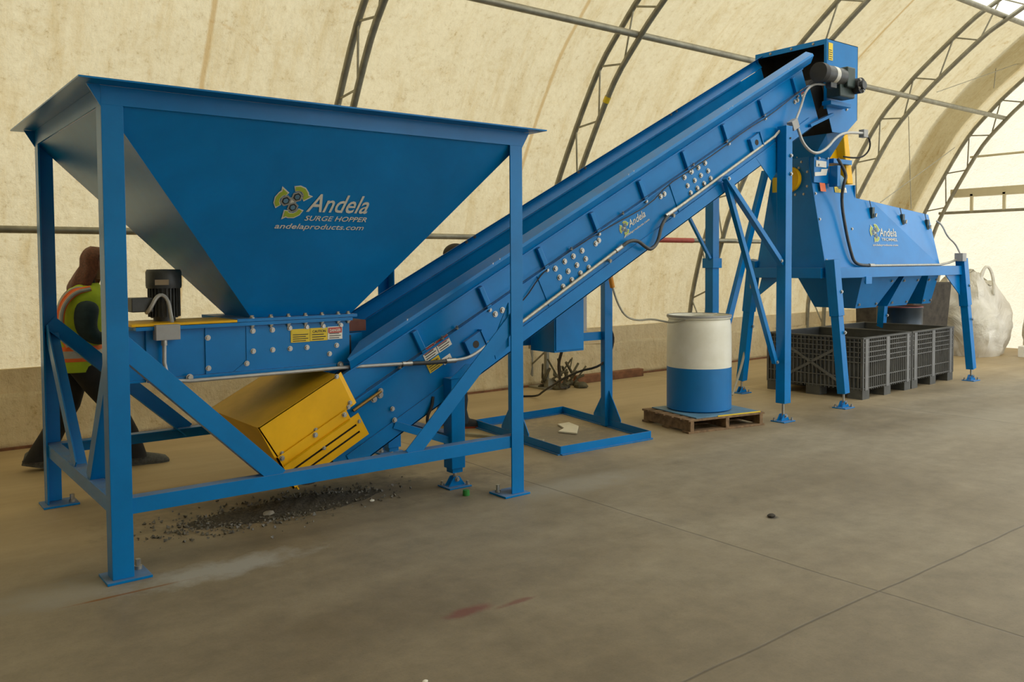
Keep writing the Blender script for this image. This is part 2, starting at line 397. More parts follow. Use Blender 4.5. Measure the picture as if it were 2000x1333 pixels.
def sticker(o, u, v, w, h, parent, head=STR, body=WHITE, name='warning_label', lines=4, headtext=None, split=.38, ink=DECBLACK):
    o_, u_, v_, n_ = frame3(o, u, v)
    b = M().prism([o_ + n_ * .002, o_ + u_ * w + n_ * .002, o_ + u_ * w + v_ * h + n_ * .002, o_ + v_ * h + n_ * .002], n_ * .001).build(name, body, parent)
    m = M(); y0 = h * (1 - split)
    if head: plate2(o_ + v_ * y0, u_, v_, [(w * .04, 0), (w * .96, 0), (w * .96, h * split * .85), (w * .04, h * split * .85)], head, b, 'label_header', .001, .0035)
    for k in range(lines):
        yy = y0 * (k + .5) / lines
        m.prism([o_ + u_ * (w * .1) + v_ * yy + n_ * .0035, o_ + u_ * (w * (.78 + .12 * ((k * 7) % 2))) + v_ * yy + n_ * .0035,
                 o_ + u_ * (w * (.78 + .12 * ((k * 7) % 2))) + v_ * (yy + y0 / lines * .35) + n_ * .0035, o_ + u_ * (w * .1) + v_ * (yy + y0 / lines * .35) + n_ * .0035], n_ * .0005)
    if lines: m.build('label_text', ink, b)
    if headtext: text(headtext, o_ + u_ * w * .12 + v_ * (y0 + h * split * .2), u_, v_, h * split * .45, w * .76, WHITE if head is STR else DECBLACK, b, 'label_heading', 0, .02, .0052)
    return b
# ------------------------------------------------------------------ the hall
XW0, XW1 = -7.0, 15.75
PROF = [(8.15, 0.0), (8.13, .8), (8.0, 1.4), (7.83, 1.95), (7.67, 2.37), (7.32, 3.02), (6.93, 3.65), (6.57, 4.04), (6.27, 4.32), (5.64, 4.82), (5.31, 5.02), (4.5, 5.42), (3.4, 5.80), (2.2, 6.05), (1.2, 6.15), (.5, 6.17)]
def catmull(P, k=4):
    P = [V((p[0], p[1])) for p in P]; out = []
    for i in range(len(P) - 1):
        a = P[max(i - 1, 0)]; b = P[i]; c = P[i + 1]; d = P[min(i + 2, len(P) - 1)]
        for j in range(k):
            t = j / k; out.append(.5 * ((2 * b) + (c - a) * t + (2 * a - 5 * b + 4 * c - d) * t * t + (3 * b - a - 3 * c + d) * t ** 3))
    out.append(P[-1]); return out
ARC = catmull(PROF, 3)
def offset(A, d):
    out = []
    for i, p in enumerate(A):
        t = (A[min(i + 1, len(A) - 1)] - A[max(i - 1, 0)]).normalized(); out.append(p + V((t.y, -t.x)) * d)
    return out
OUTR = offset(ARC, .09)      # cover sits just outside the outer chord
def fabric(name, A, x0, x1, mat, mirror=False, nx=1, wr=0.0):
    m = M(); n = len(A); rows = []
    for i in range(nx + 1):
        x = x0 + (x1 - x0) * i / nx
        rows += [(x, (1.0 - p.x if mirror else p.x), p.y) for p in A]
    fs = [(i * n + j, i * n + j + 1, (i + 1) * n + j + 1, (i + 1) * n + j) for i in range(nx) for j in range(n - 1)]
    m.add(rows, fs, True); o = m.build(name, mat, None); return struct(o)
k0 = next(i for i, p in enumerate(OUTR) if p.y > .63); k1 = next(i for i, p in enumerate(OUTR) if p.y > 5.0)
side = [V((8.25, .63))] + OUTR[k0:k1 + 1]
fabric('wall_back', side, XW0, XW1 - .02, FAB)
fabric('ceiling', OUTR[k1:], 1.0, 5.5, FAB)
fabric('ceiling_end', OUTR[k1:], XW0, 1.0, SKIRT)  # unseen; near-opaque cover chosen to keep the left end dim
fabric('ceiling_far', OUTR[k1:], 5.5, XW1 - .02, FABW)  # mostly out of view; white chosen to brighten the trommel end
fabric('wall_front', side, XW0, 6.0, SKIRT, True)     # the bays from X 6 to 15 are unseen, left open to bring light onto the trommel
fabric('wall_front_far', side, 15.0, XW1 - .02, FAB, True)
fabric('ceiling_front', OUTR[k1:], XW0, 4.5, SKIRT, True)  # unseen; near-opaque here to cut light on the hopper side
fabric('ceiling_front_far', OUTR[k1:], 4.5, XW1 - .02, FABW, True)  # unseen; white cover added to light the trommel from the front
# double thickness of cover lapped over the last bay
fabric('trim_1', offset(ARC, .16)[k0:], 14.35, 15.3, LAP)
# gable wall at the far right with a wide open doorway towards the camera side
full = [(p.x, p.y) for p in OUTR]
poly = [(8.24, 0.0), (8.24, .6)] + [(x, z) for x, z in full if z > .7]
left = [(1.0 - x, z) for x, z in reversed(poly)]
def poly_wall(name, pts, x, mat):
    m = M(); m.add([(x, a, b) for a, b in pts], [tuple(range(len(pts)))]); return struct(m.build(name, mat))
yd0, yd1, zd = -3.4, 4.4, 4.6
rp = [(yd1, 0.0)] + poly[:1] + poly[1:]
cut = [p for p in poly if p[0] >= yd1]
poly_wall('wall_right', [(yd1, 0.0)] + cut + [(yd1, cut[-1][1] + .02)], XW1, GABLE)
top = [(x, z) for x, z in full if x < yd1 and x >= .5]; topl = [(1.0 - x, z) for x, z in reversed(top)]
poly_wall('wall_right_upper', [(yd1, zd), (yd1, cut[-1][1] + .02)] + top + topl + [(yd0, 5.4), (yd0, zd)], XW1, GABLE)
poly_wall('wall_right_far', [(1.0 - x, z) for x, z in poly if 1.0 - x <= yd0] + [(yd0, 5.4), (yd0, 0.0)], XW1, GABLE)
# closed end behind the hopper
ENDM = simple('grey_green_end_wall_sheet', (.16, .15, .11), .8, 0, .15, 2)
poly_wall('wall_left', poly + left, XW0, ENDM)
m = M(); m.box(XW0 - 1, XW1 + 30, -14, 14, -.12, 0); struct(m.build('floor', FLOOR))
# curb along the wall: skirt sheet, band and base rail
m = M(); nx = 160
def bulge(x, z): return 8.15 + .02 * math.sin(x * 3.1 + z * 5) + .012 * math.sin(x * 11.3) * (1 - z) + .10 * max(0, (.46 - z) / .46) * (.35 - .5) 
rows = []
zs = [0.0, .06, .14, .24, .34, .42, .46]
for i in range(nx + 1):
    x = XW0 + (XW1 - XW0) * i / nx
    rows += [(x, bulge(x, z) - (.05 if z < .1 else .02 * math.sin(z * 7)), z) for z in zs]
n = len(zs)
m.add(rows, [(i * n + j, i * n + j + 1, (i + 1) * n + j + 1, (i + 1) * n + j) for i in range(nx) for j in range(n - 1)], True)
struct(m.build('trim_2', SKIRT, solid=.01))
m = M(); m.box(XW0, XW1 - .05, 8.15, 8.20, .45, .66); struct(m.build('trim_3', BAND))
m = M(); m.box(XW0, XW1 - .05, 8.055, 8.075, .0, .022); struct(m.build('baseboard_back', PLANKM))
# arch trusses
AT = offset(ARC, 0.0)
IN = offset(ARC, -.30)
def full_arc(A): return [(p.x, p.y) for p in A] + [(1.0 - p.x, p.y) for p in reversed(A[:-1])]
FO, FI = full_arc(AT), full_arc(IN)
NA = len(FO)
tl = {3.68: 'galvanized arch truss rising behind the surge hopper, yellow band on its inner pipe',
      6.65: 'galvanized arch truss rising behind the middle of the belt conveyor',
      9.60: 'galvanized arch truss passing behind the conveyor head box',
      12.55: 'galvanized arch truss curving above the trommel screen, tie rods hung from it',
      15.5: 'dark galvanized end arch truss against the bright white gable wall',
      .73: 'galvanized arch truss nearest the left edge, behind the front left hopper leg',
      -2.22: 'galvanized arch truss left of the camera view', -5.17: 'galvanized arch truss beside the closed left end wall'}
TRUSSES = {}
for X, lb in tl.items():
    if X < 1: continue
    t = empty('arch_truss', (X, 8.0, 0), lb, 'roof truss', 'arch trusses holding the fabric cover'); TRUSSES[X] = t
    M().tube([(X, y, z) for y, z in FO], .032, 10).build('outer_chord', TRUSS, t)
    M().tube([(X, y, z) for y, z in FI], .032, 10).build('inner_chord', TRUSS, t)
    # zigzag web with a steady pitch along the arc
    w = M(); L = [0]
    for a, b in zip(FO, FO[1:]): L.append(L[-1] + math.dist(a, b))
    def at(A, s):
        for i in range(NA - 1):
            if L[i + 1] >= s:
                k = (s - L[i]) / (L[i + 1] - L[i]); return (X, A[i][0] * (1 - k) + A[i + 1][0] * k, A[i][1] * (1 - k) + A[i + 1][1] * k)
        return (X, A[-1][0], A[-1][1])
    s = .25; k = 0; step = .22
    while s < L[-1] - .3:
        a, b = (FO, FI) if k % 2 == 0 else (FI, FO)
        w.cyl(at(a, s), at(b, s + step), .011, 6, cap=False); s += step; k += 1; step = .52 if k % 2 else .22
    w.build('web_rods', TRUSS, t)
    f = M()
    for y in (7.99, ): f.box(X - .12, X + .12, 7.72, 8.12, .0, .02); f.box(X - .05, X + .05, 7.76, 7.84, .02, .12)
    f.build('foot_plate', TRUSS, t)
    # yellow paint band on the inner pipe
    band = {3.68: 2.62, 6.65: 3.33}.get(X)
    if band:
        i = min(range(NA // 2), key=lambda q: abs(FI[q][1] - band)); a, b = FI[i], FI[i + 1]
        d = V((0, b[0] - a[0], b[1] - a[1])).normalized(); p = V((X, a[0], a[1]))
        M().cyl(p - d * .035, p + d * .035, .036, 12, cap=False).build('yellow_band', STY, t)
# purlin pipes
pu = [('roof_purlin', 7.62, 1.80, .03, 'lower galvanized purlin pipe running along the back wall at head height'),
      ('roof_purlin', 6.34, 3.90, .036, 'upper galvanized purlin pipe crossing the trusses above the conveyor'),
      ('roof_purlin', 5.16, 4.83, .036, 'short stretch of purlin pipe at the top right corner')]
for nm, y, z, r, lb in pu:
    o = M().tube([(1.2 - 8, y, z), (XW1 - .2, y, z)], r, 12).build(nm, TRUSS, None); tag(o, lb, 'pipe', 'purlin pipes along the hall')
o = M().box(0, .9, -.045, .045, -.025, .03).build('safety_tape', STR, None); o.location = (8.88, 7.62, 1.82)
o.location = (0, 0, 0); 
bpy.data.objects.remove(o)
o = M().cyl((8.30, 7.62, 1.80), (9.05, 7.62, 1.80), .034, 12, cap=False).build('red_pipe_sleeve', simple('red_tape', (.42, .07, .05), .6), None)
tag(o, 'red sleeve wrapped round the lower purlin pipe under the conveyor', 'sleeve')
o = M().cyl((9.05, 7.62, 1.80), (9.75, 7.45, 1.80), .03, 10).cyl((9.45, 7.60, 1.80), (9.75, 7.45, 1.80), .03, 10, .02).build('purlin_splice', TRUSS, None)
tag(o, 'flattened pipe splice where the lower purlin meets the truss', 'pipe splice')
# gable furniture: cream header beam, rail pipe, two hangers, thin rail
gb = empty('door_header', (15.6, 6.0, 2.7), 'cream header beam hung over a pipe rail on the bright gable wall', 'beam')
M().box(15.50, 15.68, 3.0, 7.22, 2.62, 2.76).build('beam', BEAMC, gb, .005)
M().cyl((15.52, 3.0, 2.35), (15.52, 7.42, 2.35), .026, 12).build('rail_pipe', TRUSS, gb)
for y in (6.86, 6.33, 5.6): M().box(15.50, 15.54, y - .022, y + .022, 2.33, 2.66).build('hanger', BEAMC, gb)
o = M().cyl((15.6, 3.0, 3.31), (15.6, 6.93, 3.31), .02, 8).build('gable_rail', BEAMC, None); tag(o, 'thin cream rail crossing the upper gable wall', 'rail')
# tie cables
cab = [((13.4, 6.91, 3.80), (13.4, 6.85, 2.33), 'thin cable hanging straight down above the middle of the trommel housing'),
       ((12.6, 6.08, 3.955), (15.3, 5.97, 4.75), 'thin tie cable running up and right from the truss purlin joint'),
       ((11.2, 6.15, 2.31), (13.5, 6.23, 3.24), 'thin tie cable slanting up from behind the trommel housing'),
       ((14.6, 6.055, 5.20), (14.6, 6.14, 4.26), 'short hanging wire near the top right corner')]
for a, b, lb in cab[:]:
    o = M().cyl(a, b, .006, 6).build('tie_cable', TRUSS, None); tag(o, lb, 'cable')
# junk at the foot of the truss, timber by the wall
o = M().box(7.18, 8.35, 7.86, 7.96, 0, .10).build('timber_block', PLANKM, None, .006); tag(o, 'reddish timber lying against the wall base behind the panel stand', 'timber')
j = M(); random.seed(3)
for k in range(26):
    a = V((6.55 + random.random() * .5, 7.62 + random.random() * .3, .02 + random.random() * .18)); b = a + V((random.uniform(-.18, .18), random.uniform(-.1, .1), random.uniform(-.02, .22)))
    j.cyl(a, b, random.uniform(.006, .02), 5)
for k in range(14):
    a = V((6.6 + random.random() * .5, 7.6 + random.random() * .3, .02)); j.ell(a, (random.uniform(.03, .09), random.uniform(.03, .08), random.uniform(.02, .05)), 7, 5)
o = j.build('debris_pile', simple('dry_leaves_and_scrap', (.10, .085, .045), .9, 0, .5, 20, .3), None); tag(o, 'scrap and dry leaves heaped at the truss foot', 'debris', None, 'stuff')
# ------------------------------------------------------------------ surge hopper
X0, X1, Y0, Y1, ZR = .971, 3.486, 4.349, 6.091, 2.36
H = empty('surge_hopper', (2.2, 5.22, 0), 'big blue surge hopper on four tall angle legs, printed with white letters', 'hopper')
LW, TH = .098, .010
def ang_leg(x, y, sx, sy):
    leg = M().box(*sorted((x, x + sx * LW)), *sorted((y, y + sy * TH)), .013, ZR - .01).box(*sorted((x, x + sx * TH)), *sorted((y + sy * TH, y + sy * LW)), .013, ZR - .01).build('leg', BLUE, H, .0015)
    bx0, bx1 = sorted((x - sx * .03, x + sx * .175)); by0, by1 = sorted((y - sy * .03, y + sy * .15))
    M().box(bx0, bx1, by0, by1, 0, .013).build('base_plate', BLUE, leg, .002)
    bolt((x + sx * .14, y + sy * .10, .013), (0, 0, 1), leg, .014, .05, ZINC, 'anchor_bolt')
for x, y, sx, sy in ((X0, Y0, 1, 1), (X1, Y0, -1, 1), (X0, Y1, 1, -1), (X1, Y1, -1, -1)): ang_leg(x, y, sx, sy)
# top ring: channel beams with an outward rim flange
def beamX(y, s): return M().box(X0, X1, *sorted((y, y + s * TH)), ZR - .09, ZR).build('top_beam', BLUE, H, .0015)
beamX(Y0 - .001, 1); beamX(Y1 + .001, -1)
for x, s in ((X0 - .001, 1), (X1 + .001, -1)): M().box(*sorted((x, x + s * TH)), Y0 + TH, Y1 - TH, ZR - .09, ZR).build('top_beam', BLUE, H, .0015)
o_ = .115
rim = M()
ri = [(X0, Y0), (X1, Y0), (X1, Y1), (X0, Y1)]; ro = [(X0 - o_, Y0 - o_), (X1 + o_, Y0 - o_), (X1 + o_, Y1 + o_), (X0 - o_, Y1 + o_)]
for i in range(4):
    j = (i + 1) % 4
    rim.hexa([(*ri[i], ZR), (*ri[j], ZR), (*ro[j], ZR + .004), (*ro[i], ZR + .004)], [(*ri[i], ZR + .008), (*ri[j], ZR + .008), (*ro[j], ZR + .012), (*ro[i], ZR + .012)])
rim.build('rim_flange', BLUE, H)
for (x, y, sx, sy) in ((X1, Y0, 1, -1), (X0, Y0, -1, -1), (X1, Y1, 1, 1), (X0, Y1, -1, 1)):
    M().prism([(x, y + sy * .0, ZR), (x + sx * .06, y + sy * .0, ZR), (x, y, ZR - .10)], (0, -sy * .008, 0)).build('rim_gusset', BLUE, H)
# funnel: four sloping plates down to a rectangular throat
ZT, ZB = 2.275, 1.20
t4 = [(X0 + .015, Y0 + .012), (X1 - .015, Y0 + .012), (X1 - .015, Y1 - .012), (X0 + .015, Y1 - .012)]
b4 = [(1.915, 4.985), (2.575, 4.985), (2.575, 5.43), (1.915, 5.43)]
for i, nm in enumerate(('front_plate', 'side_plate', 'back_plate', 'side_plate')):
    j = (i + 1) % 4; cx, cy = 2.2, 5.22
    def inn(p, z): return (p[0] + (.006 if p[0] < cx else -.006), p[1] + (.006 if p[1] < cy else -.006), z)
    a = [(*t4[i], ZT), (*t4[j], ZT), (*b4[j], ZB), (*b4[i], ZB)]
    b = [inn(t4[i], ZT), inn(t4[j], ZT), inn(b4[j], ZB), inn(b4[i], ZB)]
    o = M().hexa(a, b).build(nm, BLUE, H)
    if i == 0: FP = o
# decals on the sloping front plate
pv = V((0, Y0 + .012 - 4.985, ZT - ZB)).normalized(); pu_ = V((1, 0, 0))
def fp(x, z):  # point on the front plate
    t = (z - ZB) / (ZT - ZB); return V((x, 4.985 + (Y0 + .012 - 4.985) * t, z))
text('Andela', fp(2.112, 1.822), pu_, pv, .118, .392, LETTER, FP, 'company_name', .28, .012)
text('SURGE HOPPER', fp(2.108, 1.772), pu_, pv, .032, .40, LETTER, FP, 'machine_name', .25, .014)
text('andelaproducts.com', fp(1.938, 1.724), pu_, pv, .034, .565, LETTER, FP, 'web_address', .22, .010)
emblem(fp(2.005, 1.872), pu_, pv, .19, FP)
# diagonal braces and lower rails
def ang(p, q, w, name, outn, flip=1):
    p = V(p); q = V(q); o = V(outn); d = (q - p).normalized(); s = d.cross(o).normalized()
    m = M().bar(p, q, .008, w, up=tuple(s)) 
    e = s * flip * (w / 2 - .004)
    m.bar(p + e - o * w * .42, q + e - o * w * .42, w * .84, .008, up=tuple(s))
    return m.build(name, BLUE, H, .001)
fy = Y0 + .006
M().box(X0 + .02, X1 - .02, Y0 + .012, Y0 + .020, .315, .392).box(X0 + .02, X1 - .02, Y0 + .020, Y0 + .085, .384, .392).build('lower_rail', BLUE, H, .001)
M().box(X0 + .02, X1 - .02, Y1 - .020, Y1 - .012, .315, .392).box(X0 + .02, X1 - .02, Y1 - .085, Y1 - .020, .384, .392).build('lower_rail', BLUE, H, .001)
for x, s in ((X0 + .012, 1),):
    M().box(*sorted((x, x + s * .008)), Y0 + .09, Y1 - .09, .315, .392).box(*sorted((x + s * .008, x + s * .075)), Y0 + .09, Y1 - .09, .384, .392).build('lower_rail', BLUE, H, .001)
ang((X0 + .05, Y0 + .024, 1.16), (1.82, Y0 + .024, .372), .095, 'diagonal_brace', (0, -1, 0), 1)
ang((X1 - .05, Y0 + .024, 1.16), (2.64, Y0 + .024, .372), .095, 'diagonal_brace', (0, -1, 0), -1)
ang((X0 + .05, Y1 - .024, 1.16), (1.86, Y1 - .024, .372), .095, 'diagonal_brace', (0, 1, 0), -1)
ang((X1 - .05, Y1 - .024, 1.16), (2.64, Y1 - .024, .372), .095, 'diagonal_brace', (0, 1, 0), 1)
for x, s in ((X0 + .024, -1),):
    ang((x, Y1 - .08, 1.12), (x, 5.26, .39), .085, 'side_brace', (s, 0, 0), 1)
    ang((x, Y0 + .08, 1.12), (x, 4.93, .39), .085, 'side_brace', (s, 0, 0), -1)
M().prism([(X1 - .095, Y0 + .03, 1.26), (X1 - .095, Y0 + .03, .98), (X1 - .20, Y0 + .03, .90), (X1 - .23, Y0 + .03, 1.0)], (0, .008, 0)).build('brace_gusset', BLUE, H)
# feeder trough hung under the throat
F = M().box(1.30, 2.53, 4.93, 4.942, .885, 1.16).box(1.30, 2.53, 5.50, 5.512, .885, 1.16).box(1.30, 1.312, 4.942, 5.50, .885, 1.16).box(1.30, 2.53, 4.942, 5.50, .885, .895).build('feeder_trough', BLUE, H, .001)
M().box(1.24, 2.54, 4.895, 4.945, 1.16, 1.18).box(1.40, 2.54, 5.497, 5.545, 1.16, 1.18).build('top_flange', BLUE, F)
M().box(1.80, 2.575, 4.90, 5.53, 1.182, 1.20).build('throat_flange', BLUE, F)
M().box(1.30, 2.53, 4.905, 4.93, .872, .892).build('bottom_flange', BLUE, F)
M().box(1.22, 1.80, 4.90, 5.26, 1.182, 1.196).build('deck_cover', YEL, F, .002)
M().box(1.21, 1.30, 4.95, 4.962, .885, 1.16).build('motor_bracket', BLUE, F); M().box(1.17, 1.30, 4.94, 5.2, .872, .885).build('motor_shelf', BLUE, F)
M().box(1.62, 1.632, 4.921, 4.93, .89, 1.16).build('end_stiffener', BLUE, F)
M().prism([(1.78, 4.925, .892), (2.53, 4.925, .892), (2.53, 4.925, 1.155), (1.86, 4.925, 1.155), (1.86, 4.925, .95)], (0, .005, 0)).build('wear_plate', BLUE, F)
for x in (1.895, 2.01, 2.12, 2.23, 2.34, 2.45, 2.52): bolt((x, 4.92, 1.20), (0, 0, 1), F, .012, .018); bolt((x, 4.92, 1.16), (0, 0, -1), F, .012, .018)
for x, z in ((1.90, 1.125), (2.02, 1.125), (2.13, 1.13), (2.24, 1.13), (2.35, 1.13), (2.47, 1.13), (1.90, 1.005), (2.02, 1.005), (2.13, 1.005), (2.24, 1.005), (2.44, 1.005), (1.86, .935), (2.39, .955), (1.635, 1.10), (1.635, .925)): bolt((x, 4.925, z), (0, -1, 0), F, .012, .012)
# belt and scraper poking out of the trough mouth
M().box(2.40, 2.70, 5.02, 5.42, 1.08, 1.15).build('rust_lip', BROWN, F); M().box(2.50, 2.66, 5.00, 5.06, 1.02, 1.07).build('lip_bracket', BLUE, F)
M().box(2.40, 2.56, 4.96, 5.46, .90, 1.06).build('feed_belt', BLACK, F)
# labels on the trough
sticker((2.135, 4.924, 1.04), (1, 0, 0), (0, 0, 1), .125, .082, F, STY, STY, 'caution_label', 4, None)
s_ = sticker((2.262, 4.924, 1.042), (1, 0, 0), (0, 0, 1), .115, .080, F, STY, STY, 'caution_label', 3, 'CAUTION', .45)
sticker((2.379, 4.924, 1.045), (1, 0, 0), (0, 0, 1), .10, .080, F, STR, WHITE, 'danger_label', 3, 'DANGER', .5)
# vertical gear motor standing on the deck
mx, my = 1.455, 5.12
G = M().cyl((mx, my, 1.192), (mx, my, 1.215), .060, 24).cyl((mx, my, 1.215), (mx, my, 1.40), .074, 28).build('feeder_motor', DARKM, H)
fn = M()
for k in range(26):
    t = 2 * PI * k / 26; c, s = math.cos(t), math.sin(t)
    fn.bar((mx + c * .080, my + s * .080, 1.222), (mx + c * .080, my + s * .080, 1.39), .004, .016, up=(c, s, 0))
fn.build('cooling_fins', DARKM, G)
M().lathe((mx, my, 0), [(.094, 1.385), (.097, 1.40), (.097, 1.478), (.090, 1.492), (.0, 1.494)], 28).build('fan_cover', GREYBOX if False else DARKM, G)
M().box(mx - .20, mx - .085, my - .09, my + .03, 1.255, 1.335).build('terminal_box', DARKM, G, .006)
M().tube([(mx - .12, my - .08, 1.25), (mx - .11, my - .11, 1.27), (mx - .06, my - .11, 1.36), (mx - .01, my - .11, 1.33), (mx + .0, my - .13, 1.22), (mx - .01, my - .20, 1.16)], .011, 8, 2).build('motor_lead', COND, G)
M().prism([(mx - .075, my - .0975, 1.405), (mx + .0, my - .0975, 1.405), (mx + .0, my - .0975, 1.435), (mx - .075, my - .0975, 1.435)], (0, .004, 0)).build('name_plate', simple('tan_name_plate', (.30, .22, .12), .5), G)
J = M().box(1.335, 1.465, 4.86, 4.925, 1.105, 1.19).build('junction_box', GREYBOX, H, .003)
M().cyl((1.385, 4.89, 1.105), (1.385, 4.89, 1.075), .017, 12).build('box_connector', ZINC, J)
cp = [(1.385, 4.89, 1.08), (1.383, 4.89, .98), (1.395, 4.885, .91), (1.44, 4.88, .875), (1.51, 4.875, .868)]
M().tube(cp + [(2.50, 4.865, .868)], .0115, 10, 0).build('conduit', COND, H)
cd = M().tube([(2.50, 4.865, .868), (2.88, 4.83, .862)], .0115, 10).build('conduit', COND, H)
M().cyl((2.86, 4.832, .862), (2.93, 4.826, .861), .017, 10).build('coupling', ZINC, cd)
M().tube([(2.92, 4.826, .861), (3.05, 4.81, .856), (3.20, 4.80, .858)], .014, 10, 2).build('flexible_conduit', DARKM, H)
c2 = M().tube([(3.19, 4.80, .858), (3.34, 4.805, .862), (3.42, 4.81, .885), (3.52, 4.82, .935), (3.56, 4.825, .965)], .011, 10, 2).build('conduit', COND, H)
M().cyl((3.18, 4.80, .858), (3.26, 4.802, .859), .017, 10).build('coupling', ZINC, c2)
for x in (1.52, 2.45): bolt((x, 4.90, .885), (0, -1, 0), H, .015, .02, ZINC, 'conduit_clamp')
# ------------------------------------------------------------------ belt conveyor
K = empty('belt_conveyor', (4.8, 5.22, 0), 'long blue inclined belt conveyor climbing from the yellow guard to the head box', 'conveyor')
cd_ = V((.8879, 0, .4600)); cn_ = V((-.4600, 0, .8879)); c0_ = V((0, 0, -1.075))
def cp(s, h, y): return c0_ + cd_ * s + cn_ * h + V((0, y, 0))
def sx(x, h): return (x + .46 * h) / .8879          # slope distance at which height h has that X
YN, YF = 4.85, 5.59
hL, hP, hS = .373, .558, .676
def strip(name, x0, x1, h0, h1, y0, y1, mat=BLUE, par=K, bev=.001):
    return M().hexa([cp(sx(x0, h0), h0, y0), cp(sx(x1, h0), h0, y0), cp(sx(x1, h1), h1, y0), cp(sx(x0, h1), h1, y0)],
                    [cp(sx(x0, h0), h0, y1), cp(sx(x1, h0), h0, y1), cp(sx(x1, h1), h1, y1), cp(sx(x0, h1), h1, y1)]).build(name, mat, par, bev)
def strip2(name, s0, s1, h0, h1, y0, y1, mat=BLUE, par=K, bev=.001, ext=(0, 0)):
    return M().hexa([cp(s0, h0, y0), cp(s1, h0, y0), cp(s1, h1, y0), cp(s0, h1, y0)], [cp(s0, h0, y1), cp(s1, h0, y1), cp(s1, h1, y1), cp(s0, h1, y1)]).build(name, mat, par, bev)
sA, sB = 2.72, 8.62
WEBN = None
for y, s in ((YN, 1), (YF, -1)):
    w = strip2('side_frame', sA + .01, sB, 0, hL, *sorted((y, y + s * .008)))
    if s == 1: WEBN = w
    # lower flange strip with a lip, standing slightly proud of the web
    strip2('lower_chord', sA + .1, sB - .15, 0, .105, *sorted((y - s * .010, y)), par=w)
    M().hexa([cp(sA + .1, 0, y - s * .010), cp(sB - .15, 0, y - s * .010), cp(sB - .15, .008, y - s * .010), cp(sA + .1, .008, y - s * .010)], [cp(sA + .1, 0, y + s * .05), cp(sB - .15, 0, y + s * .05), cp(sB - .15, .008, y + s * .05), cp(sA + .1, .008, y + s * .05)]).build('lower_flange', BLUE, w)
    p = strip2('upper_panel', sA, sB - .04 if s == 1 else sB + .36, hL + .01, hP, *sorted((y + s * .006, y + s * .014)))
    M().hexa([cp(sA, hL, y - s * .022), cp(sB, hL, y - s * .022), cp(sB, hL + .010, y - s * .022), cp(sA, hL + .010, y - s * .022)], [cp(sA, hL, y + s * .03), cp(sB, hL, y + s * .03), cp(sB, hL + .010, y + s * .03), cp(sA, hL + .010, y + s * .03)]).build('ledge', BLUE, p)
    M().hexa([cp(sA, hP, y - s * .012), cp(sB - .04, hP, y - s * .012), cp(sB - .04, hP + .008, y - s * .012), cp(sA, hP + .008, y - s * .012)], [cp(sA, hP, y + s * .03), cp(sB - .04, hP, y + s * .03), cp(sB - .04, hP + .008, y + s * .03), cp(sA, hP + .008, y + s * .03)]).build('panel_top_flange', BLUE, p)
    # skirt board: folded top leaning in over the belt, upright face overhanging the panel
    if s == 1: e0, e1, et = sx(2.50, hP), sB + .15, 2.58
    else: e0, e1, et = sx(2.50, hP), sB + .42, 2.58
    prof_ = [(hP + .004, .000), (hS - .050, -.042), (hS - .030, -.034), (hS, .035)]
    def ends(h): return (e0 if h < hS - .02 else sx(et, hS)), (e1 - (hS - h) * .25)
    sk = M(); vs = []
    for h, o in prof_:
        q0, q1 = ends(h); vs += [cp(q0, h, y + s * o), cp(q1, h, y + s * o), cp(q1, h, y + s * (o + .006)), cp(q0, h, y + s * (o + .006))]
    n4 = len(prof_)
    sk.add(vs, [(i * 4 + a_, i * 4 + b_, (i + 1) * 4 + b_, (i + 1) * 4 + a_) for i in range(n4 - 1) for a_, b_ in ((0, 1), (1, 2), (2, 3), (3, 0))] + [(0, 1, 2, 3), tuple((n4 - 1) * 4 + j for j in (3, 2, 1, 0))])
    sk = sk.build('skirt_board', BLUE, K)
    for x in ([2.9, 3.6, 3.66, 4.95, 5.01, 6.2, 6.26, 7.1] if s == 1 else [3.9, 3.98, 5.1, 5.18, 6.3, 6.38]):
        hh = (hP + hS) / 2 + (.02 if s == 1 else .04); bolt(cp(sx(x, hh), hh, y + s * (-.024 if s == 1 else .012)), (0, -1, .3 * s), sk, .010, .012)
    for x in (2.95, 3.49, 4.02, 4.55, 5.08, 5.61, 6.14, 6.67, 7.18):
        st = strip2('stiffener', sx(x, hP) - .020, sx(x, hP) + .020, hL + .012, hP - .012, *sorted((y - s * .026, y + s * .006)), par=p, bev=.004)
        if s == 1 and x > 3: bolt(cp(sx(x, hP) + .0, hL - .012, YN - .010), (0, -1, 0), p, .011, .014)
# belt, pulleys, idlers
strip2('belt', sx(2.45, hP), sB + .1, hL - .03, hL - .015, YN + .05, YF - .05, BLACK, K, 0)
strip2('return_belt', sx(2.2, .1), sB, .13, .14, YN + .06, YF - .06, BLACK, K, 0)
pu1 = cp(sB + .10, hL - .12, YN + .03); M().cyl(pu1, pu1 + V((0, YF - YN - .06, 0)), .15, 24).build('head_pulley', BLACK, K)
pu2 = cp(sA - .12, hL - .17, YN + .03); M().cyl(pu2, pu2 + V((0, YF - YN - .06, 0)), .14, 24).build('tail_pulley', BLACK, K)
for x in (3.2, 4.2, 5.2, 6.2, 7.0): q = cp(sx(x, .08), .08, YN + .01); M().cyl(q, q + V((0, YF - YN - .02, 0)), .03, 12).build('return_idler', DARKM, K)
# belly pan under the loading end
strip2('belly_pan', sA + .02, sx(3.14, 0), -.004, .004, YN + .012, YF - .012)
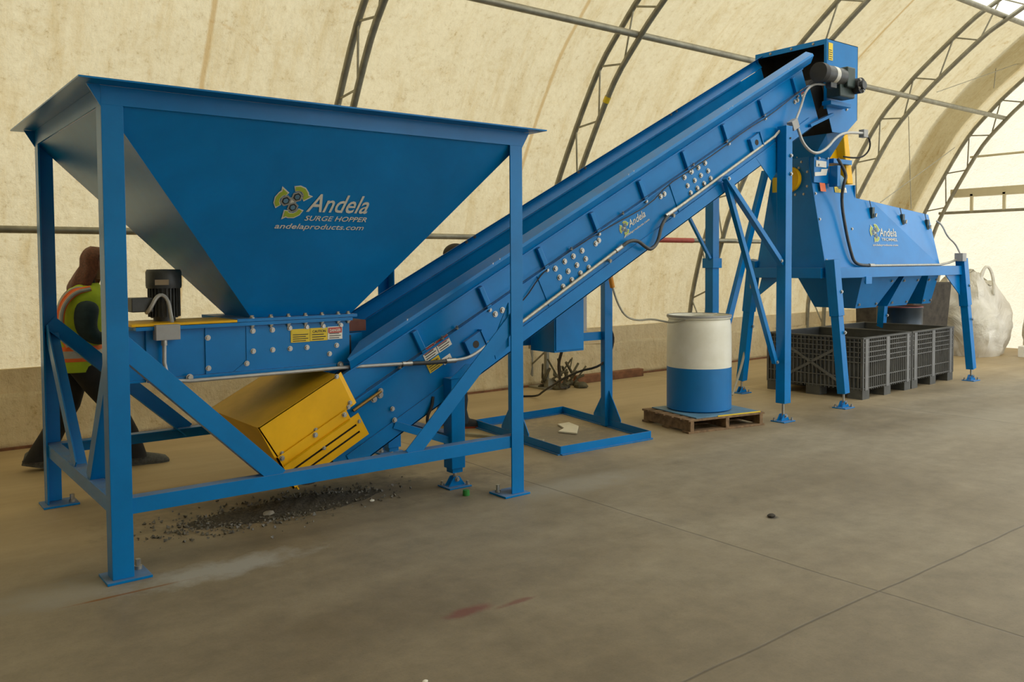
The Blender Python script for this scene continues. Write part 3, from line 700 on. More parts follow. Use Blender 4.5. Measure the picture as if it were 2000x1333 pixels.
# splice plates with round bolt heads
for nm, xa, xb, B in (('splice_plate', 4.13, 4.61, [(4.192, 1.472), (4.284, 1.525), (4.372, 1.564), (4.462, 1.607), (4.232, 1.406), (4.319, 1.451), (4.408, 1.497), (4.499, 1.544), (4.267, 1.336), (4.355, 1.385), (4.445, 1.434), (4.531, 1.477)]),
                      ('splice_plate', 5.57, 6.06, [(5.639, 2.23), (5.731, 2.283), (5.818, 2.324), (5.906, 2.369), (5.679, 2.163), (5.771, 2.212), (5.852, 2.26), (5.947, 2.305), (5.719, 2.104), (5.805, 2.148), (5.893, 2.192), (5.982, 2.241)])):
    p = strip2(nm, sx(xa, .12), sx(xb, .12), .112, hL - .004, YN - .007, YN, bev=.001)
    for k, (x, z) in enumerate(B):
        if k == 3 and xa < 5: pass
        bolt((x, YN - .007, z), (0, -1, 0), p, .0165, .016)
for x, z in ((3.698, 1.181), (3.634, 1.155), (2.703, .672), (2.658, .65), (4.646, 1.687), (4.613, 1.663), (5.397, 2.081), (5.353, 2.058), (7.239, 3.042), (7.281, 3.062)):
    bolt((x, YN, z), (0, -1, 0), WEBN, .0165, .014)
for x in (2.50, 2.85, 3.18, 3.30, 4.35, 4.90, 5.75, 6.2, 6.75, 7.25): bolt(cp(sx(x, hL) , hL + .016, YN - .016), (0, -.3, 1), WEBN, .010, .022)
# bearing boxes with a dark disc painted as the shade of a round hole
for bx, bz in ((3.44, .955), (6.60, 2.60)):
    u_ = cd_; c = V((bx, YN - .001, bz))
    b = M().prism([c + u_ * a + cn_ * h for a, h in ((-.075, -.062), (.075, -.062), (.075, .062), (-.075, .062))], (0, -.035, 0)).build('take_up_box', BLUE, K, .003)
    M().cyl(c + V((0, -.0351, 0)), c + V((0, -.037, 0)), .026, 20).build('opening_shade_disc', INNER, b)
    M().prism([c + u_ * .075 + cn_ * h for h in (-.062, .062)] + [c + u_ * .085 + cn_ * h for h in (.07, -.07)], (0, -.045, 0)).build('end_tab', BLUE, b)
# labels and lettering on the web
sticker(V((3.052, YN - .001, .858)), cd_, cn_, .115, .085, K, STR, WHITE, 'danger_label', 3, 'DANGER', .42)
sticker(V((3.160, YN - .001, .912)), cd_, cn_, .115, .085, K, STR, WHITE, 'danger_label', 3, 'DANGER', .42)
sticker(V((3.085, YN - .001, .778)), cd_, cn_, .115, .078, K, STY, STY, 'caution_label', 3, 'CAUTION', .42)
sticker(V((3.20, YN - .001, .825)), cd_, cn_, .075, .05, K, None, WHITE, 'white_label', 3)
text('Andela', V((4.985, YN, 1.793)), cd_, cn_, .060, .215, LETTER, WEBN, 'company_name', .28, .012)
text('andelaproducts.com', V((4.925, YN, 1.708)), cd_, cn_, .018, .330, LETTER, WEBN, 'web_address', .22, .01)
emblem(V((4.925, YN, 1.785)), cd_, cn_, .105, WEBN)
sticker(V((7.36, YN - .001, 3.085)), cd_, cn_, .055, .085, K, STR, WHITE, 'danger_label', 2, None, .45)
# conduit clipped along the lower chord
cq = M().tube([(3.60, 4.818, .965), (3.873, 4.818, 1.102), (4.85, 4.818, 1.630)], .0135, 10).build('conduit', STEEL, K)
M().cyl((4.80, 4.818, 1.603), (4.875, 4.818, 1.643), .019, 10).build('coupling', ZINC, cq)
M().tube([(4.86, 4.815, 1.636), (4.93, 4.80, 1.685), (5.02, 4.79, 1.690), (5.10, 4.785, 1.640), (5.17, 4.785, 1.612), (5.26, 4.79, 1.68), (5.31, 4.80, 1.82), (5.40, 4.81, 1.90)], .0145, 10, 2).build('flexible_conduit', DARKM, K)
cq = M().tube([(5.38, 4.818, 1.895), (5.60, 4.818, 2.005), (6.86, 4.818, 2.668)], .0135, 10).build('conduit', STEEL, K)
M().cyl((5.38, 4.818, 1.895), (5.50, 4.818, 1.955), .019, 10).build('coupling', ZINC, cq)
for x, z in ((4.72, 1.555), (5.46, 1.93)): M().cyl((x, YN - .01, z - .02), (x + .01, YN - .05, z - .03), .016, 8).build('pipe_clamp', ZINC, K)
# thin black control cable sagging along the near side
M().tube([(3.80, 4.836, 1.20), (3.90, 4.834, 1.26), (4.02, 4.834, 1.40), (4.12, 4.832, 1.485), (4.28, 4.832, 1.575), (4.60, 4.83, 1.735), (4.9, 4.828, 1.86), (5.2, 4.828, 1.985), (5.42, 4.826, 2.16), (5.65, 4.826, 2.27), (6.1, 4.822, 2.50), (6.45, 4.822, 2.70), (6.8, 4.822, 2.86), (7.25, 4.815, 3.13), (7.45, 4.81, 3.22)], .0045, 6, 1).build('control_cable', BLACK, K)
M().cyl(cp(sx(2.6, hL), hL + .03, YN - .03), cp(sx(7.5, hL), hL + .03, YN - .03), .0022, 5).build('pull_cord', BLACK, K)
# tail guard (upper box) and slotted lower guard
def gp(x, z, y): return V((x, y, z))
ga = V((1.871, 0, .569)); gb_ = V((2.385, 0, .836)); gc = V((2.488, 0, .634)); gd = V((1.975, 0, .367))
gy0, gy1 = 4.80, 5.64
g = M().prism([gp(p.x, p.z, gy0) for p in (ga, gb_, gc, gd)], (0, .008, 0)).build('tail_guard', YEL, K, .002)
M().hexa([gp(ga.x, ga.z, gy0), gp(gb_.x, gb_.z, gy0), gp(gb_.x, gb_.z, gy1), gp(ga.x, ga.z, gy1)], [p - V((-.003, 0, .008)) for p in (gp(ga.x, ga.z, gy0), gp(gb_.x, gb_.z, gy0), gp(gb_.x, gb_.z, gy1), gp(ga.x, ga.z, gy1))]).build('guard_top', YEL, g)
ge = V((2.115, 0, .165))
M().hexa([gp(ga.x, ga.z, gy0), gp(ge.x, ge.z, gy0), gp(ge.x, ge.z, gy1), gp(ga.x, ga.z, gy1)], [p + V((.007, 0, .004)) for p in (gp(ga.x, ga.z, gy0), gp(ge.x, ge.z, gy0), gp(ge.x, ge.z, gy1), gp(ga.x, ga.z, gy1))]).build('guard_end', YEL, g)
M().prism([gp(p.x, p.z, gy1) for p in (ga, gb_, gc, gd)], (0, -.008, 0)).build('guard_side', YEL, g)
M().prism([gb_ + V((0, gy0, 0)), gc + V((0, gy0, 0)), gc + V((.03, gy0 + .02, .012)), gb_ + V((.03, gy0 + .02, .012))], (0, .006, 0)).build('guard_flange', YEL, g)
for t in (.05, .9): 
    p = gb_.lerp(gc, t); bolt((p.x - .015, gy0, p.z), (0, -1, 0), g, .011, .014)
for t in (.08, .5, .93):
    p = gd.lerp(gc, t); bolt((p.x, gy0, p.z + .012), (0, -1, 0), g, .010, .012)
M().bar((2.44, 4.797, .655), (2.66, 4.83, .60 + .06), .004, .004).build('unused_strip', YEL, g) if False else None
gu = V((.8879, 0, .46)); gv = cn_
o2 = V((2.075, 4.785, .180))
W2, H2 = .575, .224
def sp(a, b, l=0): return o2 + gu * a + gv * b + V((0, -l, 0))
lg = M()
for a0, a1, b0, b1 in ((0, W2, 0, .045), (0, .05, .045, H2), (W2 - .045, W2, .045, .16), (.05, W2 - .045, .058, .095), (.05, W2 - .045, .108, .16), (.05, W2 - .06, .16, H2)):
    lg.prism([sp(a0, b0), sp(a1, b0), sp(a1, b1), sp(a0, b1)], (0, .005, 0))
lg = lg.build('slotted_guard', YEL, K)
M().prism([sp(.05, .04), sp(W2 - .045, .04), sp(W2 - .045, .11), sp(.05, .11)], (0, .0, 0)) 
M().prism([sp(.04, .03, -.02), sp(W2 - .04, .03, -.02), sp(W2 - .04, .125, -.02), sp(.04, .125, -.02)], (0, .003, 0)).build('slot_shade_sheet', INNER, lg)  # dark sheet standing in for the shade behind the slots
M().prism([sp(0.02, H2 - .075, .0), sp(W2 - .07, H2 - .075, .0), sp(W2 - .07, H2 - .060, .012), sp(0.02, H2 - .060, .012)], (0, .004, 0)).build('guard_crease', YEL, lg)
M().prism([sp(0, 0), sp(0, H2), sp(.012, H2), sp(.012, 0)], (0, .06, 0)).build('guard_return', YEL, lg)
for a in (.03, .27, .49): bolt(sp(a, H2 - .02), (0, -1, 0), lg, .012, .014)
for a, b in ((.28, .10), (W2 - .02, .11)): bolt(sp(a, b), (0, -1, 0), lg, .009, .012)
M().cyl((2.50, 4.83, .595), (2.70, 4.83, .70), .011, 10).build('take_up_rod', simple('brass_rod', (.30, .18, .05), .4, .6), K)
bolt((2.70, 4.838, .70), (0, -1, 0), K, .014, .016)
bolt((2.785, 4.838, .575), (0, -1, 0), K, .012, .016); bolt((2.80, 4.838, .50), (0, -1, 0), K, .013, .016)
# loading end legs with telescoping feet
def jack_foot(x, y, z, par, r=.11, rot=0):
    f = M().box(x - .09, x + .09, y - .075, y + .075, 0, .010).build('foot_plate', BLUE, par, .002)
    m = M()
    for yy in (-.022, .022): m.prism([(x - .065, y + yy - .004, .010), (x + .065, y + yy - .004, .010), (x + .022, y + yy - .004, .072), (x - .022, y + yy - .004, .072)], (0, .008, 0))
    m.build('foot_gusset', BLUE, f)
    M().cyl((x, y, .055), (x, y, z), .012, 12).build('jack_screw', ZINC, f)
    bolt((x, y - .026, .055), (0, -1, 0), f, .013, .018); bolt((x + .07, y - .05, .010), (0, 0, 1), f, .010, .028, ZINC, 'anchor_bolt'); bolt((x - .07, y + .05, .010), (0, 0, 1), f, .010, .028, ZINC, 'anchor_bolt')
    return f
for y in (4.795, 5.645):
    zt = .518 * 3.24 - 1.075 + .14
    l = M().box(3.185, 3.295, y - .05, y + .05, .13, zt).build('tail_leg', BLUE, K, .004)
    M().box(3.20, 3.28, y - .038, y + .038, .10, .14).build('inner_tube', BLUE, l)
    jack_foot(3.24, y, .13, l)
    M().prism([(3.17, y - .055, zt), (3.33, y - .055, zt), (3.33, y - .055, zt + .09), (3.30, y - .055, zt + .09)], (0, .006, 0)).build('leg_clip', BLUE, l)
M().box(3.20, 3.28, 4.85, 5.59, .30, .36).build('leg_cross_tie', BLUE, K)
M().bar((2.80, 4.855, .47), (3.22, 4.80, .31), .05, .05).build('tail_brace', BLUE, K, .001)
M().bar((2.80, 5.585, .47), (3.22, 5.64, .31), .05, .05).build('tail_brace', BLUE, K, .001)
M().tube([(3.10, 4.84, .62), (3.08, 4.82, .56), (3.04, 4.82, .50), (3.05, 4.83, .44)], .011, 8, 2).build('hose_loop', BLACK, K)
# head end support bent
for nm, x, y, z0, z1 in (('head_post', 6.975, 4.775, .175, 2.775), ('head_post', 7.03, 5.665, .175, 2.60)):
    p = M().box(x - .05, x + .05, y - .05, y + .05, z0, z1).build(nm, BLUE, K, .004)
    jack_foot(x, y, z0 + .01, p, .12)
    if y < 5:
        for z in (2.33, 2.50): bolt((x + .02, y - .055, z), (0, -1, 0), p, .013, .014)
        M().cyl((x + .01, y - .055, 2.66), (x + .01, y - .057, 2.66), .010, 10).build('hole_shade_disc', INNER, p)  # dark disc laid on the post as the shade of a hole
    else: M().box(x - .07, x + .07, y - .07, y + .07, 1.45, 1.55).build('clamp_band', BLUE, p, .003)
M().bar((6.10, 4.775, 2.25), (6.95, 4.775, 1.48), .045, .055, up=(0, 1, 0)).build('knee_brace', BLUE, K, .002)
M().bar((6.14, 4.80, 2.22), (6.88, 4.80, .56), .045, .045, up=(0, 1, 0)).build('knee_brace', BLUE, K, .002)
bolt((6.12, 4.75, 2.24), (0, -1, 0), K, .012, .012); bolt((6.90, 4.75, 1.52), (0, -1, 0), K, .012, .012); bolt((6.88, 4.775, .57), (0, -1, 0), K, .012, .012)
M().bar((6.45, 5.64, 2.20), (7.0, 5.64, 1.50), .03, .03).build('knee_brace', BLUE, K, .002)
M().prism([(6.63, YN - .012, 2.46), (6.95, YN - .012, 2.60), (6.95, YN - .012, 2.36), (6.86, YN - .012, 2.27)], (0, .008, 0)).build('head_gusset', BLUE, K)
# head box: open-mouthed hood round the head pulley
hx0, hx1, hy0, hy1, hz = 7.71, 8.265, 4.80, 5.64, 3.705
hb = M().prism([(hx0, hy0, hz), (hx1, hy0, hz), (hx1, hy0, 2.96), (8.04, hy0, 2.80), (hx0 + .10, hy0, 2.80), (hx0, hy0, 3.02)], (0, .006, 0)).build('head_box', BLUE, K)
M().prism([(hx0, hy1, hz), (hx1, hy1, hz), (hx1, hy1, 2.96), (8.04, hy1, 2.80), (hx0 + .10, hy1, 2.80), (hx0, hy1, 3.02)], (0, -.006, 0)).build('box_side', BLUE, hb)
M().box(hx0, hx1, hy0, hy1, hz - .006, hz).build('box_lid', BLUE, hb)
M().box(hx1 - .006, hx1, hy0, hy1, 2.96, hz).build('box_back', BLUE, hb)
M().box(hx0 - .01, hx0 + .004, hy0, hy1, hz - .05, hz).box(hx0 - .01, hx0 + .004, hy0, hy0 + .03, 3.02, hz - .05).box(hx0 - .01, hx0 + .004, hy1 - .03, hy1, 3.02, hz - .05).build('mouth_flange', BLUE, hb)
M().box(hx0 + .30, hx0 + .31, hy0 + .01, hy1 - .01, 2.82, hz - .01).build('mouth_shade_sheet', INNER, hb)  # added dark sheet, stands in for the shade inside the mouth
M().box(hx0 + .003, hx1 - .01, hy0 + .008, hy0 + .012, 3.0, hz - .008).box(hx0 + .003, hx1 - .01, hy1 - .012, hy1 - .008, 3.0, hz - .008).box(hx0 + .003, hx1 - .01, hy0 + .01, hy1 - .01, hz - .012, hz - .008).build('box_lining', INNER, hb)
sticker((hx0 + .015, hy0 - .001, 3.50), (1, 0, 0), (0, 0, 1), .075, .17, hb, None, STY, 'caution_label', 5)
for y in (4.95, 5.2, 5.45): bolt((hx0 - .01, y, hz - .025), (-1, 0, 0), hb, .010, .012)
bolt((hx0 + .35, hy0, 3.05), (0, -1, 0), hb, .013, .014); bolt((hx0 + .05, hy0, 3.40), (0, -1, 0), hb, .012, .014)
# slanting bracket plates under the mouth
M().bar((7.45, 4.83, 2.83), (7.80, 4.80, 2.97), .05, .03).build('mouth_bracket', BLUE, K, .002)
# gear motor on the near side of the box
my_ = 4.62
gmm = M().cyl((7.33, my_, 3.29), (7.66, my_, 3.29), .082, 28).build('conveyor_motor', DARKM, K)
M().cyl((7.27, my_, 3.29), (7.34, my_, 3.29), .092, 28).build('fan_cover', BLACK, gmm)
M().cyl((7.47, my_, 3.29), (7.53, my_, 3.29), .0835, 28, cap=False).build('name_band', simple('pale_name_band', (.55, .54, .48), .4, .2), gmm)
M().box(7.44, 7.54, my_ - .03, my_ + .03, 3.165, 3.215).build('terminal_box', DARKM, gmm, .004)
gx = M().box(7.66, 7.80, my_ - .07, my_ + .09, 3.19, 3.385).box(7.60, 7.86, my_ - .03, my_ + .12, 3.10, 3.25).build('gearbox', GEARM, K, .012)
M().cyl((7.86, my_ - .10, 3.22), (7.86, 4.80, 3.22), .075, 24).build('output_hub', BLACK, gx)
M().cyl((7.86, my_ - .13, 3.22), (7.86, my_ - .10, 3.22), .04, 20).build('shaft_cap', DARKM, gx)
for a in (.6, 2.2, 3.7, 5.2): bolt((7.86 + .06 * math.cos(a), my_ - .10, 3.22 + .06 * math.sin(a)), (0, -1, 0), gx, .010, .012)
M().box(7.62, 7.98, 4.70, 4.80, 3.04, 3.08).build('torque_arm', BLUE, K, .003)
# junction box and flexible leads near the head
jb = M().prism([V((7.10, 4.80, 2.80)) + cd_ * a + cn_ * b for a, b in ((-.05, -.045), (.05, -.045), (.05, .045), (-.05, .045))], (0, -.06, 0)).build('junction_box', GREYBOX, K, .003)
M().tube([(6.86, 4.815, 2.665), (6.95, 4.80, 2.75), (7.05, 4.79, 2.79)], .013, 8, 1).build('conduit', STEEL, K)
M().tube([(7.13, 4.77, 2.83), (7.22, 4.76, 3.0), (7.24, 4.74, 3.12), (7.32, 4.70, 3.20), (7.45, 4.66, 3.20)], .011, 8, 2).build('flexible_conduit', COND, K)
# ------------------------------------------------------------------ trommel screen
T = empty('trommel_screen', (9.3, 5.4, 0), 'blue trommel screen housing on splayed legs at the right, above the grey bins', 'trommel screen')
yc = 5.40
def ny(z, near=True): d = .42 - .19 * (z - 1.46); return yc - d if near else yc + d
zb = 1.445
def side(near):
    s = -1 if near else 1
    f = lambda x, z, e=0: (x, yc + s * (.42 - .19 * (z - 1.46) - e), z)
    m = M()
    th = V((0, -s * .006, 0))
    m.prism([f(8.0, zb), f(10.45, zb), f(9.15, 2.175), f(8.81, 2.20), f(8.79, 2.345), f(8.0, 2.345)], th)
    o = m.build('near_wall' if near else 'far_wall', BLUE, T)
    fa = M().prism([f(10.45, zb), (10.60, yc + s * .20, 2.075), f(9.15, 2.175)], th).build('corner_facet', BLUE, o)
    return o
tw = side(True); side(False)
M().add([(8.81, ny(2.2), 2.20), (9.15, ny(2.175), 2.175), (10.60, 5.20, 2.075), (10.60, 5.60, 2.075), (9.15, ny(2.175, False), 2.175), (8.81, ny(2.2, False), 2.20)], [(0, 1, 2, 3, 4, 5)]).build('roof_panel', BLUE, T, solid=.006)
M().add([(10.45, ny(zb), zb), (10.60, 5.20, 2.075), (10.60, 5.60, 2.075), (10.45, ny(zb, False), zb)], [(0, 1, 2, 3)]).build('discharge_wall', BLUE, T, solid=.006)
M().add([(8.0, ny(1.34), 1.34), (8.0, ny(2.52), 2.52), (8.0, 5.17, 2.80), (8.0, 5.60, 2.80), (8.0, 5.60, 2.52), (8.0, ny(2.48, False), 2.48), (8.0, ny(1.34, False), 1.34)], [tuple(range(7))]).build('inlet_wall', BLUE, T, solid=.008)
M().box(8.0, 8.79, ny(2.345), ny(2.345, False), 2.335, 2.345).box(8.785, 8.795, ny(2.2), ny(2.2, False), 2.19, 2.345).build('step_panel', BLUE, T)
for z in (1.52, 1.95, 2.22): bolt((8.03, ny(z), z), (0, -1, 0), tw, .012, .012)
bolt((8.62, ny(1.86), 1.86), (0, -1, 0), tw, .012, .012); bolt((8.55, ny(2.28), 2.28), (0, -1, 0), tw, .012, .012)
for y, z in ((5.52, 2.60), (5.42, 2.60), (5.32, 2.62), (5.27, 2.56), (5.30, 2.50), (5.34, 2.22), (5.24, 2.22), (5.44, 2.22), (5.20, 2.45), (5.20, 2.30), (5.54, 2.22), (5.48, 2.53)): bolt((7.996, y, z), (-1, 0, 0), T, .010, .010)
# yellow round bearing guard and small yellow label on the inlet wall
M().cyl((7.94, 5.40, 2.385), (7.996, 5.40, 2.385), .135, 32).build('round_guard', YEL, T, .004)
M().box(7.985, 7.994, 5.56, 5.62, 2.26, 2.42).build('caution_label', STY, T)
# lettering on the near wall
uT = V((1, 0, 0)); vT = V((0, .19, 1)).normalized()
def tp(x, z): return V((x, ny(z) - .001, z))
text('Andela', tp(9.165, 1.788), uT, vT, .095, .375, LETTER, tw, 'company_name', .25, .012)
text('TROMMEL', tp(9.19, 1.735), uT, vT, .036, .345, LETTER, tw, 'machine_name', .1, .014)
text('andelaproducts.com', tp(8.985, 1.678), uT, vT, .026, .545, LETTER, tw, 'web_address', .2, .01)
emblem(tp(9.07, 1.825), uT, vT, .19, tw)
def facet_y(x, z):
    A, B, D = V((10.45, yc - .42, zb)), V((10.60, 5.20, 2.075)), V((9.15, ny(2.175), 2.175)); nn = (B - A).cross(D - A)
    return A.y - (nn.x * (x - A.x) + nn.z * (z - A.z)) / nn.y
# hinged latches on the housing
for x, z, sl in ((9.07, 2.18, 0), (9.77, 2.125, 1), (10.44, 2.08, 2)):
    z_ = z - .11
    y = ny(z_) if x < 9.2 else facet_y(x, z_)
    l = M().box(x - .025, x + .025, y - .035, y - .0, z - .19, z - .07).build('latch', GEARM, T, .003)
    M().cyl((x - .02, y - .015, z - .07), (x - .035, y - .005, z + .005), .005, 6).build('latch_rod', DARKM, l)
    M().cyl((x + .02, y - .05, z - .18), (x + .03, y - .05, z - .14), .012, 8).build('latch_knob', ZINC, l)
# frame, legs
fr = M().box(8.0, 10.95, 4.90, 4.99, 1.335, 1.445).build('side_beam', BLUE, T, .003)
M().box(8.0, 10.95, 5.81, 5.90, 1.335, 1.445).build('side_beam', BLUE, T, .003)
M().box(7.93, 8.02, 4.99, 5.81, 1.335, 1.445).build('end_beam', BLUE, T, .003); M().box(10.86, 10.95, 4.99, 5.81, 1.335, 1.445).build('end_beam', BLUE, T, .003)
def tleg(tx, ty, bx, by, zt=1.53):
    a = V((tx, ty, zt)); b = V((bx, by, .15))
    k = a.lerp(b, .42)
    l = M().bar(k, b, .090, .090, up=(0, 1, 0)).build('leg', BLUE, T, .003)
    M().bar(a, k, .108, .108, up=(0, 1, 0)).build('leg_sleeve', BLUE, l, .003)
    jack_foot(bx, by, .16, l)
    for z in (.78, 1.2): p = a.lerp(b, (zt - z) / (zt - .15)); bolt((p.x + .03, p.y - .056, p.z), (0, -1, 0), l, .014, .014)
tleg(7.99, 4.90, 8.09, 4.82); tleg(10.88, 4.92, 11.14, 4.90); tleg(8.0, 5.86, 8.13, 6.12); tleg(10.88, 5.88, 11.10, 6.10)
M().prism([(10.86, 4.93, 1.335), (10.50, 4.93, 1.335), (10.88, 4.93, 1.08)], (0, .01, 0)).build('knee_gusset', BLUE, T); M().prism([(10.86, 5.85, 1.335), (10.50, 5.85, 1.335), (10.88, 5.85, 1.08)], (0, .01, 0)).build('knee_gusset', BLUE, T)
M().prism([(7.97, 5.74, 1.335), (7.97, 5.80, 1.12), (7.97, 5.50, 1.335)], (.01, 0, 0)).build('knee_gusset', BLUE, T)
M().box(8.62, 8.74, 4.885, 4.90, 1.265, 1.345).build('name_plate_bracket', BLUE, T, .002)
# discharge chutes under the frame
for k, (a, b, c, d) in enumerate(((8.74, 9.52, 9.29, 8.86), (9.64, 10.05, 9.99, 9.55), (10.21, 10.46, 10.57, 10.36))):
    Yt, Yb, z0, z1 = 5.0, 5.15, 1.335, .985
    A = [(a, Yt, z0), (b, Yt, z0), (c, Yb, z1), (d, Yb, z1)]; B = [(x, 2 * yc - y, z) for x, y, z in A]
    ch = M()
    ch.add(A + B, [(0, 1, 2, 3), (4, 7, 6, 5), (0, 3, 7, 4), (1, 5, 6, 2)])
    c_ = ch.build('discharge_chute', BLUE, T, solid=.005)
    for t, u in ((.12, .15), (.88, .15), (.12, .88), (.88, .88)):
        p = (V(A[0]).lerp(V(A[1]), t)).lerp(V(A[3]).lerp(V(A[2]), t), u); bolt(p + V((0, -.006, 0)), (0, -1, -.4), c_, .012, .012)
# inlet chute dropping from the head box, with motor guard beyond
ic = M().hexa([(8.0, 5.12, 2.60), (8.0, 5.56, 2.60), (8.28, 5.56, 2.60), (8.28, 5.12, 2.60)], [(7.84, 4.88, 2.795), (7.84, 5.60, 2.795), (8.22, 5.60, 2.86), (8.22, 4.88, 2.86)]).build('inlet_chute', BLUE, T)
M().box(8.004, 8.28, 5.125, 5.55, 2.335, 2.60).build('inlet_throat', BLUE, ic, .003)
M().prism([(8.03, 5.118, 2.50), (8.22, 5.118, 2.50), (8.22, 5.118, 2.565), (8.03, 5.118, 2.565)], (0, .006, 0)).build('white_paper_label', WHITE, ic)
M().prism([(8.01, 5.118, 2.40), (8.22, 5.118, 2.42), (8.25, 5.118, 2.49), (8.13, 5.118, 2.48), (8.12, 5.118, 2.45), (8.01, 5.118, 2.44)], (0, .006, 0)).build('white_paper_label', WHITE, ic)
M().prism([(8.09, 5.098, 2.245), (8.19, 5.098, 2.245), (8.19, 5.114, 2.335), (8.09, 5.114, 2.335)], (0, .003, 0)).build('orange_label', STO, T)
sticker((8.40, ny(2.25) - .003, 2.25), (1, 0, 0), vT, .12, .07, T, None, STY, 'yellow_label', 3); sticker((8.53, ny(2.25) - .003, 2.255), (1, 0, 0), vT, .10, .055, T, None, WHITE, 'white_label', 3)
for x, z in ((8.08, 2.63), (8.24, 2.64), (8.08, 2.56)): bolt((x, 5.118, z - .04), (0, -1, 0), ic, .011, .012)
M().box(8.27, 8.33, 5.02, 5.12, 2.30, 2.52).build('hinge_post', BLUE, T, .004)
# drive unit: blue motor dome, yellow belt guard
M().ell((8.52, 5.25, 2.36), (.15, .15, .12), 20, 10).build('drive_dome', SHEET, T)
M().box(8.36, 8.72, 5.12, 5.36, 2.56, 2.61).build('guard_strap', BLUE, T, .003)
yg = M().hexa([(8.70, 5.16, 2.36), (8.82, 5.16, 2.36), (8.82, 5.34, 2.36), (8.70, 5.34, 2.36)], [(8.62, 5.16, 2.86), (8.70, 5.16, 2.90), (8.70, 5.34, 2.90), (8.62, 5.34, 2.86)]).build('belt_guard', YEL, T, .008)
M().hexa([(8.42, 5.26, 2.50), (8.72, 5.26, 2.44), (8.72, 5.34, 2.44), (8.42, 5.34, 2.50)], [(8.48, 5.26, 2.70), (8.72, 5.26, 2.76), (8.72, 5.34, 2.76), (8.48, 5.34, 2.70)]).build('belt_guard_arm', YEL, yg, .006)
# conduits
M().tube([(8.34, 5.06, 2.60), (8.42, 5.0, 2.42), (8.36, 5.00, 2.34), (8.385, 5.045, 2.15), (8.42, 5.00, 1.80), (8.455, 4.965, 1.60), (8.50, 4.955, 1.50), (8.62, 4.945, 1.466), (8.80, 4.935, 1.463)], .017, 10, 2).build('flexible_conduit', DARKM, T)
ct = M().tube([(8.78, 4.935, 1.463), (8.95, 4.935, 1.460), (10.35, 4.935, 1.460), (10.60, 4.94, 1.485), (10.80, 4.94, 1.52)], .014, 10).build('conduit', STEEL, T)
M().cyl((8.76, 4.935, 1.463), (8.86, 4.935, 1.461), .022, 10).build('coupling', ZINC, ct)
M().box(10.78, 10.88, 4.86, 4.96, 1.50, 1.60).build('junction_box', GREYBOX, T, .003)
M().tube([(10.60, 5.10, 2.0), (10.64, 5.05, 1.95), (10.68, 5.0, 1.80), (10.82, 4.97, 1.72), (10.86, 4.93, 1.60)], .010, 8, 2).build('flexible_conduit', COND, T)
M().box(8.33, 8.41, 4.76, 4.82, 2.79, 2.87).build('junction_box', GREYBOX, T, .003)
M().tube([(7.16, 4.76, 2.77), (7.22, 4.74, 2.62), (7.35, 4.70, 2.53), (7.55, 4.70, 2.60), (7.75, 4.72, 2.74), (7.95, 4.73, 2.80), (8.33, 4.78, 2.83)], .014, 10, 2).build('flexible_conduit', COND, T)
M().tube([(8.41, 4.79, 2.83), (8.52, 4.80, 2.78), (8.55, 4.82, 2.68), (8.48, 4.86, 2.60), (8.35, 4.90, 2.59), (8.25, 4.94, 2.60)], .009, 8, 2).build('flexible_conduit', BLACK, T)
# long steep strut from the inlet wall towards the rear post
M().bar((7.97, 5.70, 2.49), (7.12, 5.72, .28), .075, .05, up=(0, 1, 0)).build('steep_strut', BLUE, T, .003)
M().tube([(7.95, 5.86, 1.35), (8.05, 5.94, 1.0), (8.08, 6.02, .6), (8.05, 6.05, .35), (7.80, 6.0, .02)], .014, 8, 2).build('hanging_hose', CORDW, T)
# ------------------------------------------------------------------ control panel stand
S = empty('panel_stand', (5.0, 5.72, 0), 'blue floor stand with two posts carrying the control cabinet behind the conveyor', 'stand')
ra = math.radians(-6)
def sp_(x, y, z=0): return V((5.02 + x * math.cos(ra) - y * math.sin(ra) * .9, 5.73 + x * math.sin(ra) * .35 + y, z))
cs_ = [V((4.41, 5.04, 0)), V((5.414, 5.014, 0)), V((5.667, 6.44, 0)), V((4.566, 6.405, 0))]
for i in range(4):
    a, b = cs_[i], cs_[(i + 1) % 4]
    M().bar(a + V((0, 0, .035)), b + V((0, 0, .035)), .008, .07).bar(a + V((0, 0, .004)), b + V((0, 0, .004)), .05, .008).build('base_angle', BLUE, S, .001)
for nm, p, q in (('post', cs_[1].lerp(cs_[2], .46), 1), ('post', cs_[0].lerp(cs_[3], .50), -1)):
    d = (cs_[2] - cs_[1]).normalized() if q == 1 else (cs_[3] - cs_[0]).normalized()
    po = M().bar(p + V((0, 0, .008)), p + V((0, 0, 1.62)), .085, .07, up=tuple(d)).build(nm, BLUE, S, .003)
    for s in (1, -1):
        M().prism([p + d * s * .035 + V((0, 0, .01)), p + d * s * .22 + V((0, 0, .01)), p + d * s * .22 + V((0, 0, .09)), p + d * s * .035 + V((0, 0, .34))], (.008, 0, 0)).build('gusset', BLUE, po)
pr, pl_ = cs_[1].lerp(cs_[2], .46), cs_[0].lerp(cs_[3], .50)
for z in (.84, 1.50): M().bar(pl_ + V((0, .04, z)), pr + V((0, .04, z)), .04, .075).build('cross_bar', BLUE, S, .002)
bolt((5.20, 5.66, .84), (0, -1, 0), S, .013, .014)
cab_ = M().box(4.615, 4.945, 5.345, 5.655, .77, 1.30).build('control_cabinet', BLUE, S, .004)
M().box(4.625, 4.935, 5.335, 5.345, .785, 1.29).build('cabinet_door', BLUE, cab_, .003)
M().box(5.05, 5.22, 5.60, 5.70, .90, 1.47).build('grey_sub_panel', GREYBOX, S, .004)
